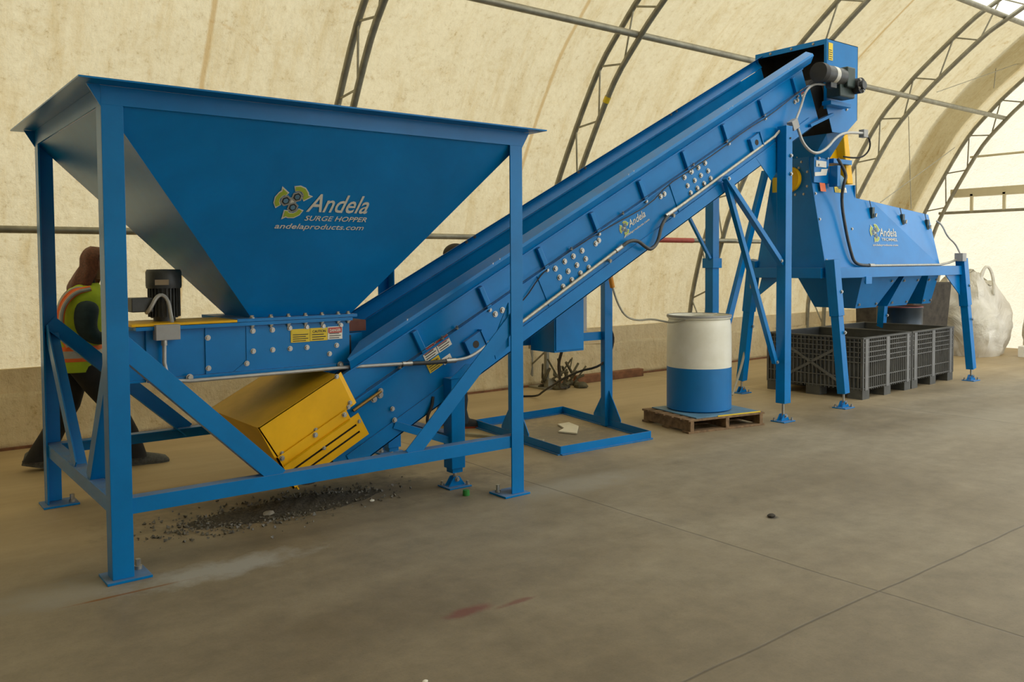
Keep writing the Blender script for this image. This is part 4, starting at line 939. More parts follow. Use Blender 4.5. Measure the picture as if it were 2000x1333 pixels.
M().tube([(4.84, 5.5, .775), (5.05, 5.8, .60), (5.6, 6.4, .36), (6.5, 7.45, .05), (6.9, 7.72, .012)], .014, 8, 2).build('power_cable', BLACK, S)
M().tube([(5.52, 5.66, .95), (5.62, 5.66, .84), (5.60, 5.68, .68), (5.45, 5.66, .56), (5.35, 5.9, .50), (5.8, 6.9, .16), (6.1, 7.35, .02), (6.0, 7.5, .012)], .011, 8, 2).build('power_cable', BLACK, S)
# paper scrap inside the base, grit
o = M().prism([(5.05, 5.55, .004), (5.28, 5.78, .004), (5.34, 5.98, .004), (5.20, 5.98, .004), (5.12, 5.80, .004), (4.98, 5.72, .004)], (0, 0, .012)).build('paper_scrap', PAPER, None)
tag(o, 'crumpled cream paper scrap on the floor inside the stand base', 'paper')
o = M().bar((4.02, 6.62, .012), (4.62, 5.50, .012), .045, .022).build('wooden_lath', simple('pale_lath', (.33, .30, .2), .7), None); tag(o, 'pale lath on the floor between conveyor leg and stand', 'lath')
# ------------------------------------------------------------------ drum on a pallet
pc = V((6.32, 5.20, 0)); pu_x = V((.981, -.192, 0)); pv_x = V((.192, .981, 0))
def pp(a, b, z): return pc + pu_x * a + pv_x * b + V((0, 0, z))
def pbox(m, a0, a1, b0, b1, z0, z1): return m.hexa([pp(a0, b0, z0), pp(a1, b0, z0), pp(a1, b1, z0), pp(a0, b1, z0)], [pp(a0, b0, z1), pp(a1, b0, z1), pp(a1, b1, z1), pp(a0, b1, z1)])
PA = empty('wooden_pallet', tuple(pc), 'weathered wooden pallet under the white and blue drum', 'pallet')
for b in (-.36, -.02, .32) if False else (-.40, .0, .40):
    pbox(M(), b - .02, b + .02, -.35, .35, .018, .105).build('stringer', WOOD, PA, .002)
for k in range(6):
    b = -.35 + k * .122; pbox(M(), -.44, .44, b, b + .09, .105, .122).build('deck_board', WOOD, PA, .002)
for b in (-.35, -.05, .26): pbox(M(), -.44, .44, b, b + .09, .0, .018).build('bottom_board', WOOD, PA, .002)
sh = pbox(M(), -.34, .40, -.33, .33, .1225, .132).build('plastic_sheet', SHEET, None, .002); tag(sh, 'pale blue board with a yellow edge lying on the pallet under the drum', 'board')
pbox(M(), -.10, .40, -.338, -.3305, .123, .133).build('yellow_edge', STY, sh)
D0 = V((6.345, 5.265, .133))
dr = M().lathe(D0, [(0, 0), (.285, 0), (.300, .012), (.300, .60), (.297, .78), (.286, .835), (.280, .845), (.288, .85), (.296, .858), (.296, .880), (.288, .885), (.282, .878), (.280, .862), (.0, .860)], 56).build('plastic_drum', DRUM, None)
tag(dr, 'open top plastic drum, white above and blue below, on the pallet', 'drum')
M().lathe(D0, [(.284, .868), (.300, .868), (.302, .878), (.298, .888), (.284, .888)], 56).build('rim_ring', GREYBOX, dr)
# pale lead with orange plug, from conveyor belly to drum
o = M().tube([(5.42, 5.50, 1.36), (5.44, 5.50, 1.29), (5.50, 5.50, 1.15), (5.60, 5.50, 1.02), (5.76, 5.50, .975), (5.90, 5.45, .99), (5.98, 5.38, .965), (6.02, 5.30, .955), (6.06, 5.20, .985), (6.12, 5.13, 1.022), (6.25, 5.08, 1.026), (6.42, 5.12, 1.03)], .009, 8, 2).build('power_lead', CORDW, None)
tag(o, 'pale power lead with an orange plug looping from conveyor to drum rim', 'cable')
M().cyl((5.41, 5.50, 1.40), (5.44, 5.50, 1.29), .022, 12).build('plug', ORP, o)
BINR = simple('mid_grey_bin_rib', (.125, .125, .115), .5, 0, .2, 5)
# ------------------------------------------------------------------ two stacked-together bulk bins
def bin_(name, x, y, rot, lb):
    t = empty(name, (x, y, 0), lb, 'bin', 'grey plastic bulk bins')
    L, Wd, Hh = 1.19, 1.18, .66
    def P(a, b, z): c, s = math.cos(rot), math.sin(rot); return V((x + a * c - b * s, y + a * s + b * c, z))
    def bx(m, a0, a1, b0, b1, z0, z1): return m.hexa([P(a0, b0, z0), P(a1, b0, z0), P(a1, b1, z0), P(a0, b1, z0)], [P(a0, b0, z1), P(a1, b0, z1), P(a1, b1, z1), P(a0, b1, z1)])
    g = .006
    # solid floor deck and thin wall skins set back behind the rib lattice
    bx(M(), .04, L - .04, .04, Wd - .04, .13, .16).build('deck', BIN, t)
    for i, (a0, a1, b0, b1, ax) in enumerate(((g, L - g, 0, .03, 0), (g, L - g, Wd - .03, Wd, 0), (g, .03 + g, 0, Wd, 1), (L - .03 - g, L - g, 0, Wd, 1))):
        m = M()
        if ax == 0:
            s = 1 if b0 == 0 else -1; bi, bo = (b0 + .022, b0) if s == 1 else (b1 - .022, b1)
            bx(m, a0, a1, *sorted((bi, bi + s * .006)), .12, Hh)
            w = m.build('side_wall', BIN, t); r = M(); n = 24
            for k in range(n + 1): a = a0 + (a1 - a0 - .008) * k / n; bx(r, a, a + .008, *sorted((bo, bi)), .10, Hh)
            for z in (.115, .235, .40, .455, .51, .565, .62): bx(r, a0, a1, *sorted((bo, bi)), z, z + .010)
            r.build('rib_lattice', BINR, w)
            for a in (.06, L / 2 - .04, L - .13): bx(M(), a, a + .07, *sorted((bo - s * .004, bi)), .10, Hh).build('broad_rib', BINL, w)
        else:
            s = 1 if a0 < .1 else -1; ai, ao = (a0 + .022, a0) if s == 1 else (a1 - .022, a1)
            bx(m, *sorted((ai, ai + s * .006)), b0, b1, .12, Hh)
            w = m.build('side_wall', BIN, t); r = M(); n = 24
            for k in range(n + 1): b = b0 + (b1 - b0 - .008) * k / n; bx(r, *sorted((ao, ai)), b, b + .008, .10, Hh)
            for z in (.115, .235, .40, .455, .51, .565, .62): bx(r, *sorted((ao, ai)), b0, b1, z, z + .010)
            r.build('rib_lattice', BINR, w); q = M()
            if s == 1:
                ao_ = ao - .004
                q.hexa([P(ao_, .25, .18), P(ao_, .31, .18), P(ao_, .98, .56), P(ao_, .92, .56)], [P(ai, .25, .18), P(ai, .31, .18), P(ai, .98, .56), P(ai, .92, .56)])
                q.hexa([P(ao_, .98, .18), P(ao_, .92, .18), P(ao_, .25, .56), P(ao_, .31, .56)], [P(ai, .98, .18), P(ai, .92, .18), P(ai, .25, .56), P(ai, .31, .56)])
                q.build('cross_rib', BINR, w)
    m = M()
    for a0, a1, b0, b1 in ((g, L - g, -.004, .035), (g, L - g, Wd - .035, Wd + .004), (g, .04, .035, Wd - .035), (L - .04, L - g, .035, Wd - .035)): bx(m, a0, a1, b0, b1, Hh, Hh + .018)
    m.build('rim', BIN, t)
    for a in (.0, L / 2 - .09, L - .18):
        for b in (0, Wd / 2 - .09, Wd - .18): bx(M(), a + .012, a + .17, b + .005, b + .175, 0, .125).build('foot_block', BIN, t)
    M().add([P(.04 + (L - .08) * i / 8, .04 + (Wd - .08) * j / 8, .36 + .05 * math.sin(i * 1.3) * math.cos(j * 1.1)) for i in range(9) for j in range(9)], [(i * 9 + j, i * 9 + j + 1, (i + 1) * 9 + j + 1, (i + 1) * 9 + j) for i in range(8) for j in range(8)], True).build('crushed_glass', CARD, t)
    return t
rb = math.radians(3.2)
bin_('bulk_bin', 8.68, 4.95, rb, 'open grey ribbed bulk bin nearer the camera, under the trommel chutes')
bin_('bulk_bin', 8.68 + 1.20 * math.cos(rb), 4.95 + 1.20 * math.sin(rb), rb, 'open grey ribbed bulk bin farther right, dark steel drum standing behind it')
# dark drum, soiled carton, bulk bags
d2 = M().lathe((11.55, 6.05, 0), [(0, 0), (.29, 0), (.295, .01), (.295, .28), (.302, .29), (.295, .30), (.295, .55), (.302, .56), (.295, .57), (.295, .845), (.303, .855), (.303, .87), (.293, .875), (.285, .86), (.0, .84)], 40).build('steel_drum', DRUMB, None)
tag(d2, 'dark steel drum with a dull red rim behind the farther bin', 'drum'); M().lathe((11.55, 6.05, 0), [(.275, .855), (.304, .872), (.300, .885), (.28, .880)], 40).build('drum_rim', DRUMR, d2)
m = M(); c0 = V((12.35, 6.25, 0))
m.hexa([c0 + V(p) for p in ((0, 0, 0), (.95, 0, 0), (.95, .9, 0), (0, .9, 0))], [c0 + V(p) for p in ((-.05, -.02, 1.20), (1.0, -.08, 1.18), (1.02, .95, 1.16), (-.06, .9, 1.22))])
o = m.build('cardboard_box', CARD, None, .02); tag(o, 'big dark soiled carton behind the steel drum, left of the bulk bags', 'box')
def bag(loc, r, h, lb, seed, orange=False):
    random.seed(seed); t = empty('bulk_bag', loc, lb, 'bulk bag'); m = M(); n, k = 44, 22; vs = []
    ph = [random.uniform(0, 6) for _ in range(6)]
    for i in range(k + 1):
        z = h * i / k; u = i / k
        f = (.80 + .22 * math.sin(PI * min(1, u * 1.25 + .08))) * (1 if u < .78 else 1 - (u - .78) * 1.1)
        for j in range(n):
            a = 2 * PI * j / n
            sq = 1 / max(abs(math.cos(a)), abs(math.sin(a))) ** .55
            rr = r * f * (sq * .88) * (1 + .05 * math.sin(3 * a + ph[0] + u * 4) + .035 * math.sin(7 * a + ph[1] - u * 9) + .02 * math.sin(13 * a + ph[2] + u * 15) + .022 * math.sin(5 * a + u * 26 + ph[3]) * math.sin(3 * a - u * 11))
            vs.append((loc[0] + rr * math.cos(a), loc[1] + rr * math.sin(a), z + (.10 * u * u * math.sin(2 * a + ph[3]) + .05 * u * u * math.sin(5 * a + ph[4]))))
    m.add(vs, [(i * n + j, i * n + (j + 1) % n, (i + 1) * n + (j + 1) % n, (i + 1) * n + j) for i in range(k) for j in range(n)], True)
    m.add(vs[-n:], [tuple(range(n))]); m.add(vs[:n], [tuple(range(n - 1, -1, -1))])
    m.build('sack_body', BAG, t)
    for a in (2.6, 4.3, 5.9, .9):
        q = V((loc[0] + r * .62 * math.cos(a), loc[1] + r * .62 * math.sin(a), h * .93)); tn = V((-math.sin(a), math.cos(a), 0)) * .12
        mm = M(); pts = [q - tn * 1.2 - V((0, 0, .14)), q - tn + V((0, 0, .12)), q - tn * .3 + V((0, 0, .27)), q + tn * .4 + V((0, 0, .27)), q + tn + V((0, 0, .10)), q + tn * 1.2 - V((0, 0, .16))]
        mm.tube(pts, .022, 6, 2); mm.build('lifting_loop', STO if orange else BAG, t)
    if orange:
        for a in (3.7, 4.4): 
            M().tube([(loc[0] + r * 1.02 * f_ * math.cos(a), loc[1] + r * 1.02 * f_ * math.sin(a), z) for f_, z in ((.75, h), (.93, h * .8), (1.0, h * .5), (1.0, h * .35))], .03, 6, 2).build('orange_strap', STO, t)
    return t
bag((14.30, 6.38, 0), .66, 1.22, 'large white woven bulk bag slumped behind the far trommel leg', 4)
bag((15.16, 5.42, 0), .44, 1.10, 'white bulk bag with orange straps, cut by the right edge', 9, True)
pt = empty('plastic_pallet', (14.54, 5.33, 0), 'white plastic pallet edge at the right beside the bulk bags', 'pallet')
M().box(14.36, 14.58, 5.05, 5.62, .13, .17).box(14.36, 14.58, 5.05, 5.62, 0, .025).build('deck', WHITE, pt, .004)
for a in (14.36, 14.50):
    for b in (5.05, 5.30, 5.54): M().box(a, a + .08, b, b + .08, .025, .13).build('foot_block', WHITE, pt)
# glass grit heap under the tail and loose chips
random.seed(11); m = M()
for k in range(1500):
    x = random.gauss(2.05, .33); y = random.gauss(5.02, .13) + (x - 2.1) * .05; s = random.uniform(.003, .016)
    if not 1.2 < x < 3.3: continue
    hh = .02 * math.exp(-((x - 2.25) / .35) ** 2 - ((y - 5.1) / .16) ** 2)
    a = V((x, y, hh + s * .4)); R = Matrix.Rotation(random.random() * 6, 3, V((random.random(), random.random(), random.random() + .1)).normalized())
    q = [a + R @ V(p) * s for p in ((1, 0, -.5), (-.6, .8, -.5), (-.6, -.8, -.4), (0, 0, .8))]
    m.add(q, [(0, 2, 1), (0, 1, 3), (1, 2, 3), (2, 0, 3)])
o = m.build('glass_cullet', simple('dusty_glass_chips', (.13, .12, .095), .45, 0, .9, 60, 0, .6), None); tag(o, 'grey glass crumbs spilled under the yellow tail guard', 'cullet', None, 'stuff')
m = M(); gi, gj = 46, 24
m.add([(1.45 + 1.5 * i / gi, 4.70 + .62 * j / gj, -.012 + .058 * math.exp(-((1.45 + 1.5 * i / gi - 2.15) / .50) ** 2 - ((4.70 + .62 * j / gj - 5.02) / .15) ** 2) * (1 + .25 * math.sin(i * 1.7 + j) * math.sin(j * 2.3))) for i in range(gi + 1) for j in range(gj + 1)],
   [(i * (gj + 1) + j, i * (gj + 1) + j + 1, (i + 1) * (gj + 1) + j + 1, (i + 1) * (gj + 1) + j) for i in range(gi) for j in range(gj)], True)
o = m.build('cullet_heap', simple('dark_damp_grit', (.055, .047, .033), .9, 0, .75, 70, .8), None); tag(o, 'low dark heap of damp grit under the conveyor tail', 'grit', None, 'stuff')
for nm, x, y, s, mt, lb in (('glass_lump', 1.98, 4.93, .045, simple('pale_lump', (.3, .28, .24), .8, 0, .3, 30, .3), 'pale crumbly lump at the front of the grit heap'),
                            ('paper_crumb', 1.80, 4.98, .022, WHITE, 'small white scrap left of the grit heap'),
                            ('paper_crumb', 2.62, 4.82, .018, WHITE, 'small white scrap right of the grit heap'),
                            ('paper_crumb', 1.62, 2.60, .012, WHITE, 'tiny white crumb on the open floor near the bottom edge')):
    mm = M().ell((x, y, s * .3), (s, s * .8, s * .45), 7, 5); o = mm.build(nm, mt, None); tag(o, lb, 'crumb')
o = M().lathe((3.17, 4.56, 0), [(0, 0), (.024, 0), (.022, .035), (.0, .04)], 14).build('bottle_cap', GREEN, None); tag(o, 'small green cap beside the front right hopper foot', 'bottle cap')
o = M().ell((4.30, 3.02, .008), (.03, .022, .012), 8, 5).build('dirt_clod', CARD, None); tag(o, 'small dark clod on the open concrete at the right', 'clod')
# ------------------------------------------------------------------ people
def skin_body(name, nodes, edges, mat, parent, sub=2, root=0):
    """nodes: (x,y,z,rx,ry) -> one continuous skinned surface"""
    me = bpy.data.meshes.new(name); o0 = V(nodes[root][:3])
    me.from_pydata([tuple(V(n[:3]) - o0) for n in nodes], edges, []); o = bpy.data.objects.new(name, me); C.objects.link(o)
    o.modifiers.new('skin', 'SKIN'); s = o.modifiers.new('sub', 'SUBSURF'); s.levels = sub; s.render_levels = sub
    for i, n in enumerate(nodes):
        v = me.skin_vertices[0].data[i]; v.radius = (n[3], n[4]); v.use_root = (i == root)
    for p in range(0): pass
    # freeze the modifiers into a plain mesh
    dg = bpy.context.evaluated_depsgraph_get(); ev = o.evaluated_get(dg); nm = bpy.data.meshes.new_from_object(ev)
    o.modifiers.clear(); o.data = nm; bpy.data.meshes.remove(me)
    nm.polygons.foreach_set('use_smooth', [True] * len(nm.polygons)); nm.materials.clear(); nm.materials.append(mat); nm.update()
    o.parent = parent; o.location = o0 - WLOC[parent]; WLOC[o] = o0
    return o
def hand(base, fwd, up, side, par, fist=.5, s=1.0):
    """palm, four fingers of unequal length curled at two joints, thumb from the side of the palm"""
    b = V(base); f = V(fwd).normalized(); u = V(up).normalized(); r = f.cross(u).normalized() * side
    nd = [(*b, .022 * s, .018 * s), (*(b + f * .035 * s), .032 * s, .016 * s), (*(b + f * .075 * s), .036 * s, .014 * s)]; ed = [(0, 1), (1, 2)]
    for k, (o_, ln) in enumerate(((-.030, .062), (-.010, .075), (.011, .070), (.030, .052))):
        p0 = b + f * .078 * s + r * o_ * s; p1 = p0 + (f * math.cos(fist * .6) - u * math.sin(fist * .6)) * ln * .45 * s
        p2 = p1 + (f * math.cos(fist * 1.5) - u * math.sin(fist * 1.5)) * ln * .32 * s; p3 = p2 + (f * math.cos(fist * 2.2) - u * math.sin(fist * 2.2)) * ln * .26 * s
        i = len(nd); nd += [(*p0, .0095 * s, .009 * s), (*p1, .0088 * s, .0085 * s), (*p2, .008 * s, .008 * s), (*p3, .0065 * s, .0065 * s)]; ed += [(2, i), (i, i + 1), (i + 1, i + 2), (i + 2, i + 3)]
    i = len(nd); t0 = b + f * .03 * s - r * .030 * s; t1 = t0 + (f * .7 - r * .6 - u * .3) * .036 * s; t2 = t1 + (f * .9 - r * .1 - u * .35) * .03 * s
    nd += [(*t0, .013 * s, .012 * s), (*t1, .0105 * s, .010 * s), (*t2, .008 * s, .008 * s)]; ed += [(1, i), (i, i + 1), (i + 1, i + 2)]
    return skin_body('hand', nd, ed, SKIN, par, 1)
def head(c, facing, par, R=.105, tilt=0.0):
    """face with brow, sockets, nose, mouth, chin and ears; c = centre of the head"""
    c = V(c); f = V(facing).normalized(); f.z += tilt; f.normalize(); r = f.cross(V((0, 0, 1))).normalized(); u = r.cross(f).normalized()
    m = M(); n, k = 36, 26; vs = []
    for i in range(k + 1):
        a = PI * i / k
        for j in range(n):
            t = 2 * PI * j / n; x = math.sin(a) * math.cos(t); y = math.sin(a) * math.sin(t); z = math.cos(a)   # x fwd, y right
            fx = x * R * .98; fy = y * R * .74; fz = z * R * 1.18
            if z < 0: fy *= 1 - .34 * z * z; fx *= (1 - .10 * z * z) if x > 0 else (1 - .45 * z * z)
            if x > .3:
                nose = math.exp(-((y / .16) ** 2) - ((z + .12) / .20) ** 2) * .030; tip = math.exp(-((y / .13) ** 2) - ((z + .26) / .09) ** 2) * .014
                eye = sum(math.exp(-(((y - e) / .15) ** 2) - ((z - .04) / .10) ** 2) for e in (-.36, .36)) * -.011
                brow = math.exp(-((abs(y) - .3) / .28) ** 2 - ((z - .20) / .08) ** 2) * .006
                lip = math.exp(-((y / .25) ** 2)) * (math.exp(-((z + .47) / .045) ** 2) * .007 + math.exp(-((z + .58) / .05) ** 2) * .006 - math.exp(-((z + .525) / .02) ** 2) * .005)
                chin = math.exp(-((y / .3) ** 2) - ((z + .82) / .14) ** 2) * .012
                fx += nose + tip + eye + brow + lip + chin
            vs.append(c + f * fx + r * fy + u * fz)
    m.add(vs, [(i * n + j, (i + 1) * n + j, (i + 1) * n + (j + 1) % n, i * n + (j + 1) % n) for i in range(k) for j in range(n)], True)
    h = m.build('head', SKIN, par)
    for s in (-1, 1):
        e = c + r * s * R * .74 + u * -.005; mm = M().ell((0, 0, 0), (.016, .006, .030), 12, 8)
        M().add([e + f * p.x + r * (p.y + s * .004) + u * p.z for p in mm.v], mm.f, True).build('ear', SKIN, h)
        q = c + f * R * .90 + r * s * R * .28 + u * R * .05; M().ell(q, (.011, .011, .009), 12, 8).build('eye', WHITE, h); M().ell(q + f * .006, (.006, .006, .006), 10, 6).build('iris', CARD, h)
    lp = c + f * (R * .955) - u * R * .62; M().add([lp + f * p.x + r * p.y + u * p.z for p in M().ell((0, 0, 0), (.008, .024, .009), 12, 8).v], M().ell((0, 0, 0), (.008, .024, .009), 12, 8).f, True).build('lips', simple('lips', (.32, .12, .10), .5), h)
    return h, f, r, u
def shoe(p, d, par, mat, sole, L=.27):
    d = V(d).normalized(); r = d.cross(V((0, 0, 1))).normalized(); u = r.cross(d); p = V(p)
    prof = [(-.26, .032, .085), (-.20, .040, .105), (-.08, .044, .112), (.05, .045, .098), (.25, .050, .082), (.45, .054, .068), (.62, .046, .052), (.70, .022, .026)]
    m = M(); n = 14; vs = []
    for a, w, h in prof:
        for j in range(n):
            t = 2 * PI * j / n; y = math.cos(t) * w; z = .018 + (max(0, math.sin(t)) * (h - .018) if math.sin(t) > 0 else math.sin(t) * .006)
            vs.append(p + d * a * L + r * y + u * z)
    m.add(vs, [(i * n + j, i * n + (j + 1) % n, (i + 1) * n + (j + 1) % n, (i + 1) * n + j) for i in range(len(prof) - 1) for j in range(n)], True)
    m.add(vs[:n], [tuple(range(n))]); m.add(vs[-n:], [tuple(range(n))])
    s = m.build('shoe', mat, par)
    M().prism([p + d * a * L + r * w for a, w in ((-.27, -.03), (-.1, -.038), (.3, -.048), (.55, -.046), (.71, -.018), (.71, .018), (.55, .046), (.3, .048), (-.1, .038), (-.27, .03))], u * .018).build('sole', sole, s)
    return s
def garment(name, rings, mat, par, n=32, thick=0):
    """closed cloth shell from rings (centre, axis1 radius, axis2 radius, axis1 dir, axis2 dir)"""
    m = M(); vs = []
    for c, a, b, A, B in rings:
        for j in range(n):
            t = 2 * PI * j / n; e = .88; ct, st = math.cos(t), math.sin(t)
            vs.append(V(c) + V(A) * (a * math.copysign(abs(ct) ** e, ct)) + V(B) * (b * math.copysign(abs(st) ** e, st)))
    m.add(vs, [(i * n + j, i * n + (j + 1) % n, (i + 1) * n + (j + 1) % n, (i + 1) * n + j) for i in range(len(rings) - 1) for j in range(n)], True)
    return m.build(name, mat, par)
# --- woman walking behind the hopper, seen from her right-rear side, facing +X
W = empty('person', (1.42, 7.0, 0), 'person with auburn hair in a lime hi-vis vest walking behind the hopper legs', 'person')
f = V((.985, -.17, 0)); r = V((-.17, -.985, 0)) * 1.0
def w(a, b, z): p = V((1.42, 7.0, 0)) + f * (a * 1.03 - .03 * min(1, z)) + r * b; return (p.x, p.y, z * 1.055)
hipz = .80
body = [(*w(-.03, 0, hipz), .125, .15), (*w(-.02, 0, .95), .115, .14), (*w(.0, 0, 1.10), .125, .155), (*w(.02, 0, 1.22), .11, .16), (*w(.04, 0, 1.31), .055, .06), (*w(.07, 0, 1.37), .048, .05),
        (*w(-.03, .09, .74), .095, .095), (*w(.16, .09, .45), .065, .065), (*w(.30, .08, .12), .042, .042),
        (*w(-.04, -.09, .74), .095, .095), (*w(-.10, -.09, .43), .062, .062), (*w(-.34, -.09, .14), .04, .04)]
skin_body('body', body, [(0, 1), (1, 2), (2, 3), (3, 4), (4, 5), (0, 6), (6, 7), (7, 8), (0, 9), (9, 10), (10, 11)], TROU, W, 2)
# trouser legs, wide at the hem
def leg_cloth(pts, rad, mat, par, name):
    rings = []
    for i, (p, q) in enumerate(zip(pts, rad)): rings.append((V(p), q[0], q[1], f, r))
    return garment(name, rings, mat, par, 24)
leg_cloth([w(-.03, .085, .84), w(.0, .09, .72), w(.09, .09, .56), w(.17, .09, .44), w(.25, .085, .26), w(.29, .08, .06)], [(.10, .10), (.115, .10), (.10, .09), (.088, .08), (.085, .075), (.10, .085)], TROU, W, 'trouser_leg')
leg_cloth([w(-.04, -.085, .84), w(-.06, -.09, .72), w(-.09, -.09, .56), w(-.12, -.09, .43), w(-.22, -.09, .26), w(-.33, -.09, .07)], [(.10, .10), (.115, .10), (.10, .09), (.088, .08), (.085, .075), (.10, .085)], TROU, W, 'trouser_leg')
shoe(w(.33, .08, .0), f + V((0, 0, .0)), W, SHOE, SHOE, .30)
shoe(w(-.36, -.09, .03), f + V((0, 0, -.25)), W, SHOE, SHOE, .28)
# sweater and vest
vr = [((-.04, .70), .150, .195), ((-.04, .76), .158, .20), ((-.03, .90), .148, .190), ((-.01, 1.02), .150, .190), ((.01, 1.13), .150, .195), ((.025, 1.21), .135, .185), ((.035, 1.27), .105, .150), ((.045, 1.315), .070, .085)]
vest = garment('vest', [(V(w(a, 0, z)), p * 1.12, q, f, r) for (a, z), p, q in vr], VEST, W, 40)
def band(z0, z1, mat, nm, k=1.015):
    def at(z):
        for i in range(len(vr) - 1):
            if vr[i][0][1] <= z <= vr[i + 1][0][1]:
                t = (z - vr[i][0][1]) / (vr[i + 1][0][1] - vr[i][0][1]); return (vr[i][0][0] * (1 - t) + vr[i + 1][0][0] * t, vr[i][1] * (1 - t) + vr[i + 1][1] * t, vr[i][2] * (1 - t) + vr[i + 1][2] * t)
    R_ = []
    for z in (z0, (z0 + z1) / 2, z1): a, p, q = at(z); R_.append((V(w(a, 0, z)), p * k * 1.12, q * k, f, r))
    garment(nm, R_, mat, vest, 40)
band(.775, .80, ORNG, 'orange_band'); band(.80, .85, SILV, 'silver_band'); band(.85, .88, ORNG, 'orange_band')
for s in (1, -1):
    M().tube([w(-.155, .10 * s, .88), w(-.155, .11 * s, 1.02), w(-.135, .12 * s, 1.14), w(-.09, .12 * s, 1.23), w(-.02, .115 * s, 1.275), w(.07, .11 * s, 1.25)], .022, 8, 2).build('orange_strap', ORNG, vest)
    M().tube([w(-.168, .10 * s, .88), w(-.168, .11 * s, 1.02), w(-.148, .12 * s, 1.14), w(-.103, .12 * s, 1.235), w(-.03, .115 * s, 1.29), w(.07, .11 * s, 1.265)], .012, 8, 2).build('silver_strap', SILV, vest)
for s in (1, -1):
    arm_hole = [w(.06, .135 * s, 1.275), w(-.04, .165 * s, 1.255), w(-.115, .19 * s, 1.17), w(-.135, .20 * s, 1.06), w(-.125, .205 * s, .96), w(-.09, .20 * s, .885)]
    M().tube(arm_hole, .024, 8, 2).build('orange_strap', ORNG, vest)
    M().tube([V(q) + V(r) * .014 * s for q in arm_hole], .015, 8, 2).build('silver_strap', SILV, vest)
# near arm bent forward, far arm bent forward
for s in (1, -1):
    an = [(*w(.05, .165 * s, 1.20), .092, .082), (*w(.02, .210 * s, 1.08), .096, .075), (*w(.03, .220 * s, .97), .085, .066), (*w(.11, .20 * s, .92), .055, .052), (*w(.22, .15 * s, .97), .038, .036)]
    skin_body('sleeve', an, [(0, 1), (1, 2), (2, 3), (3, 4)], TEAL, W, 2)
    hand(w(.205, .145 * s, .975), f + r * -.15 * s, V((0, 0, 1)), s, W, .7, .9)
hc = V(w(.13, 0, 1.450)); hd, hf, hr, hu = head(hc, f + r * .25, W, .098, -.12)
m = M(); n, k = 34, 20; vs = []
for i in range(k + 1):
    z = .125 - (.125 + .27) * i / k
    for j in range(n):
        t = 2 * PI * j / n; u_ = i / k
        op = .60 + .95 * u_ if u_ > .25 else .60   # hair opens round the face
        ca, sa = math.cos(t), math.sin(t)
        rad = .122 * math.sqrt(max(0.02, 1 - max(0, (z - .0) / .135) ** 2)) if z > 0 else .122 + .02 * min(1, -z / .15) - .03 * max(0, (-z - .2) / .07)
        rad *= 1 + .04 * math.sin(9 * t + i * .4) + .025 * math.sin(17 * t)
        fx = ca * rad; fy = sa * rad * .9
        if z < .055 and ca > .25: fx = .25 * rad - (ca - .25) * .10; 
        vs.append(hc + hf * (fx - .012) + hr * fy + V((0, 0, z)) - hf * max(0, -z - .03) * .42)
m.add(vs, [(i * n + j, (i + 1) * n + j, (i + 1) * n + (j + 1) % n, i * n + (j + 1) % n) for i in range(k) for j in range(n)], True); m.add(vs[:n], [tuple(range(n))])
m.build('hair', HAIR, W)
# --- man behind the conveyor: cap and lower legs show
Q = empty('person', (4.44, 6.58, 0), 'person in a dark cap, jeans and orange-soled shoes standing behind the conveyor', 'person')
f = V((.93, -.36, 0)); r = V((-.36, -.93, 0))
def w(a, b, z): p = V((4.44, 6.58, 0)) + f * a + r * b; return (p.x, p.y, z * 1.0)
body = [(*w(0, 0, .88), .13, .16), (*w(0, 0, 1.08), .12, .155), (*w(.0, 0, 1.26), .125, .19), (*w(.0, 0, 1.36), .09, .16), (*w(.01, 0, 1.43), .055, .055), (*w(.02, 0, 1.49), .05, .05),
        (*w(.02, .09, .80), .09, .09), (*w(.03, .10, .46), .062, .062), (*w(.02, .10, .08), .042, .042),
        (*w(-.02, -.09, .80), .09, .09), (*w(-.03, -.11, .46), .062, .062), (*w(-.08, -.12, .08), .042, .042)]
skin_body('body', body, [(0, 1), (1, 2), (2, 3), (3, 4), (4, 5), (0, 6), (6, 7), (7, 8), (0, 9), (9, 10), (10, 11)], TEAL, Q, 2)
for s, a in ((1, .02), (-1, -.05)):
    garment('trouser_leg', [(V(w(a * k_, .10 * s, z)), p, q, f, r) for k_, z, p, q in ((0, .93, .105, .11), (.5, .75, .108, .10), (1, .48, .088, .085), (1, .36, .082, .08), (1.1, .26, .090, .085), (1.0, .17, .080, .076), (1.1, .10, .094, .088), (1.1, .045, .090, .085))], JEAN, Q, 26)
    shoe(w(a + .04, .105 * s, 0), f + r * .1 * s, Q, BLACK, SOLE, .30)
    skin_body('sleeve', [(*w(.0, .19 * s, 1.33), .065, .065), (*w(-.02, .235 * s, 1.10), .052, .052), (*w(.06, .22 * s, .90), .04, .04)], [(0, 1), (1, 2)], TEAL, Q, 2)
    hand(w(.075, .218 * s, .885), V((0, 0, -1)) + f * .3, f, s, Q, .4)
hc = V(w(.04, 0, 1.565)); hd, hf, hr, hu = head(hc, f, Q, .105)
m = M(); vs = []; n, k = 32, 10
for i in range(k + 1):
    a = PI * .5 * i / k
    for j in range(n):
        t = 2 * PI * j / n; vs.append(hc + hf * (math.cos(t) * .118 * math.cos(a) - .006) + hr * math.sin(t) * .094 * math.cos(a) + hu * (.035 + .098 * math.sin(a)))
m.add(vs, [(i * n + j, i * n + (j + 1) % n, (i + 1) * n + (j + 1) % n, (i + 1) * n + j) for i in range(k) for j in range(n)], True)
cap_ = m.build('cap', CAPM, Q, solid=.004)
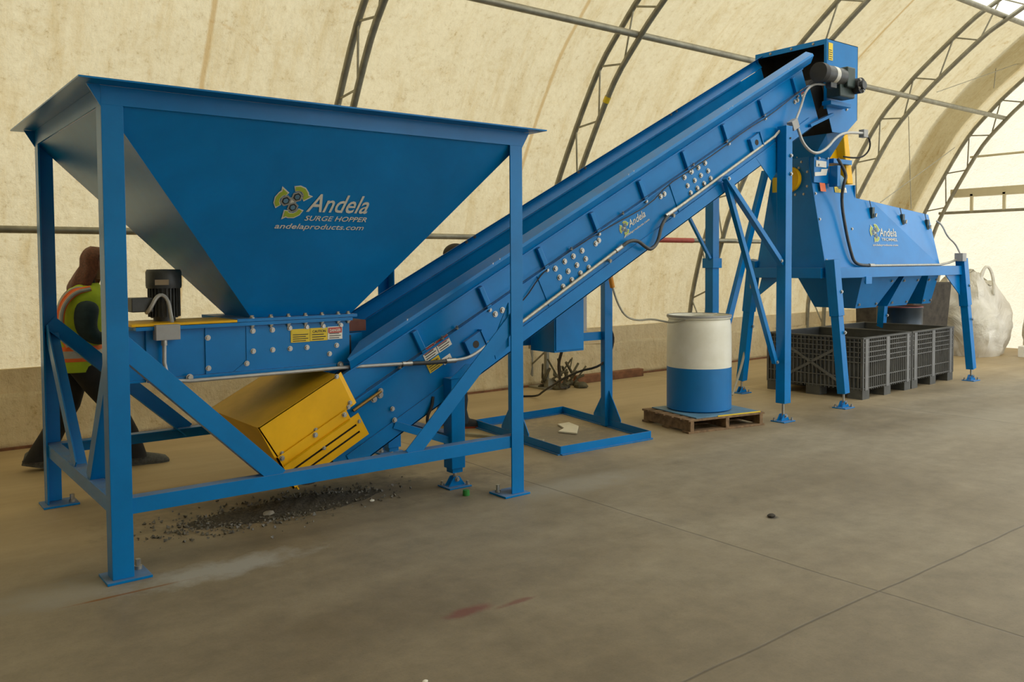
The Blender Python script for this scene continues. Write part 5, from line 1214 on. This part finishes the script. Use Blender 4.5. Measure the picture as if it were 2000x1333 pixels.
M().prism([hc + hf * (.09 + .085 * math.cos(t)) + hr * .078 * math.sin(t) + hu * (.036 - .012 * math.cos(t)) for t in [PI * (-.5 + k / 12) for k in range(13)]], hu * .005).build('cap_peak', CAPM, cap_)
M().prism([hc + hf * x_ + hr * .090 + hu * z_ for x_, z_ in ((-.03, .055), (.03, .055), (.03, .095), (-.03, .095))], hr * .004).build('cap_patch', DRUMR, cap_)
garment('hair', [(hc - hf * .012 + hu * z, p, q, hf, hr) for z, p, q in ((-.045, .088, .072), (0, .098, .080), (.05, .105, .084))], CARD, Q, 24)
# ------------------------------------------------------------------ light and camera
wd = bpy.data.worlds.new('world'); sc.world = wd; wd.use_nodes = True
bg = wd.node_tree.nodes['Background']; bg.inputs[0].default_value = (.90, .95, 1.0, 1); bg.inputs[1].default_value = 2.35
L = bpy.data.lights.new('sun', 'SUN'); L.energy = 2.8; L.angle = math.radians(3); L.color = (1, .93, .80)
so = bpy.data.objects.new('sun', L); C.objects.link(so)
so.rotation_euler = (V((-.62, -.38, -.68))).to_track_quat('-Z', 'Y').to_euler()
cam = bpy.data.cameras.new('camera'); co = bpy.data.objects.new('camera', cam); C.objects.link(co)
yaw, pitch, roll = math.radians(37.98487), math.radians(2.31813), math.radians(-.35973)
fw = V((math.sin(yaw) * math.cos(pitch), math.cos(yaw) * math.cos(pitch), -math.sin(pitch)))
rt = V((math.cos(yaw), -math.sin(yaw), 0)); up = rt.cross(fw)
R_ = math.cos(roll) * rt + math.sin(roll) * up; U_ = -math.sin(roll) * rt + math.cos(roll) * up
co.matrix_world = Matrix(((R_.x, U_.x, -fw.x, 0), (R_.y, U_.y, -fw.y, 0), (R_.z, U_.z, -fw.z, 1.52), (0, 0, 0, 1)))
cam.sensor_width = 36; cam.sensor_fit = 'HORIZONTAL'; cam.lens = 1672.90 / 2000 * 36
cam.shift_y = -(666.5 - 580.69) / 2000
cam.clip_start = .05
sc.camera = co
sc.view_settings.view_transform = 'Standard'; sc.view_settings.look = 'None'; sc.view_settings.gamma = 1; sc.view_settings.exposure = 0.0
sc.view_settings.use_curve_mapping = False
sc.cycles.use_denoising = True
sc.cycles.max_bounces = 8; sc.cycles.diffuse_bounces = 5; sc.cycles.sample_clamp_indirect = 8
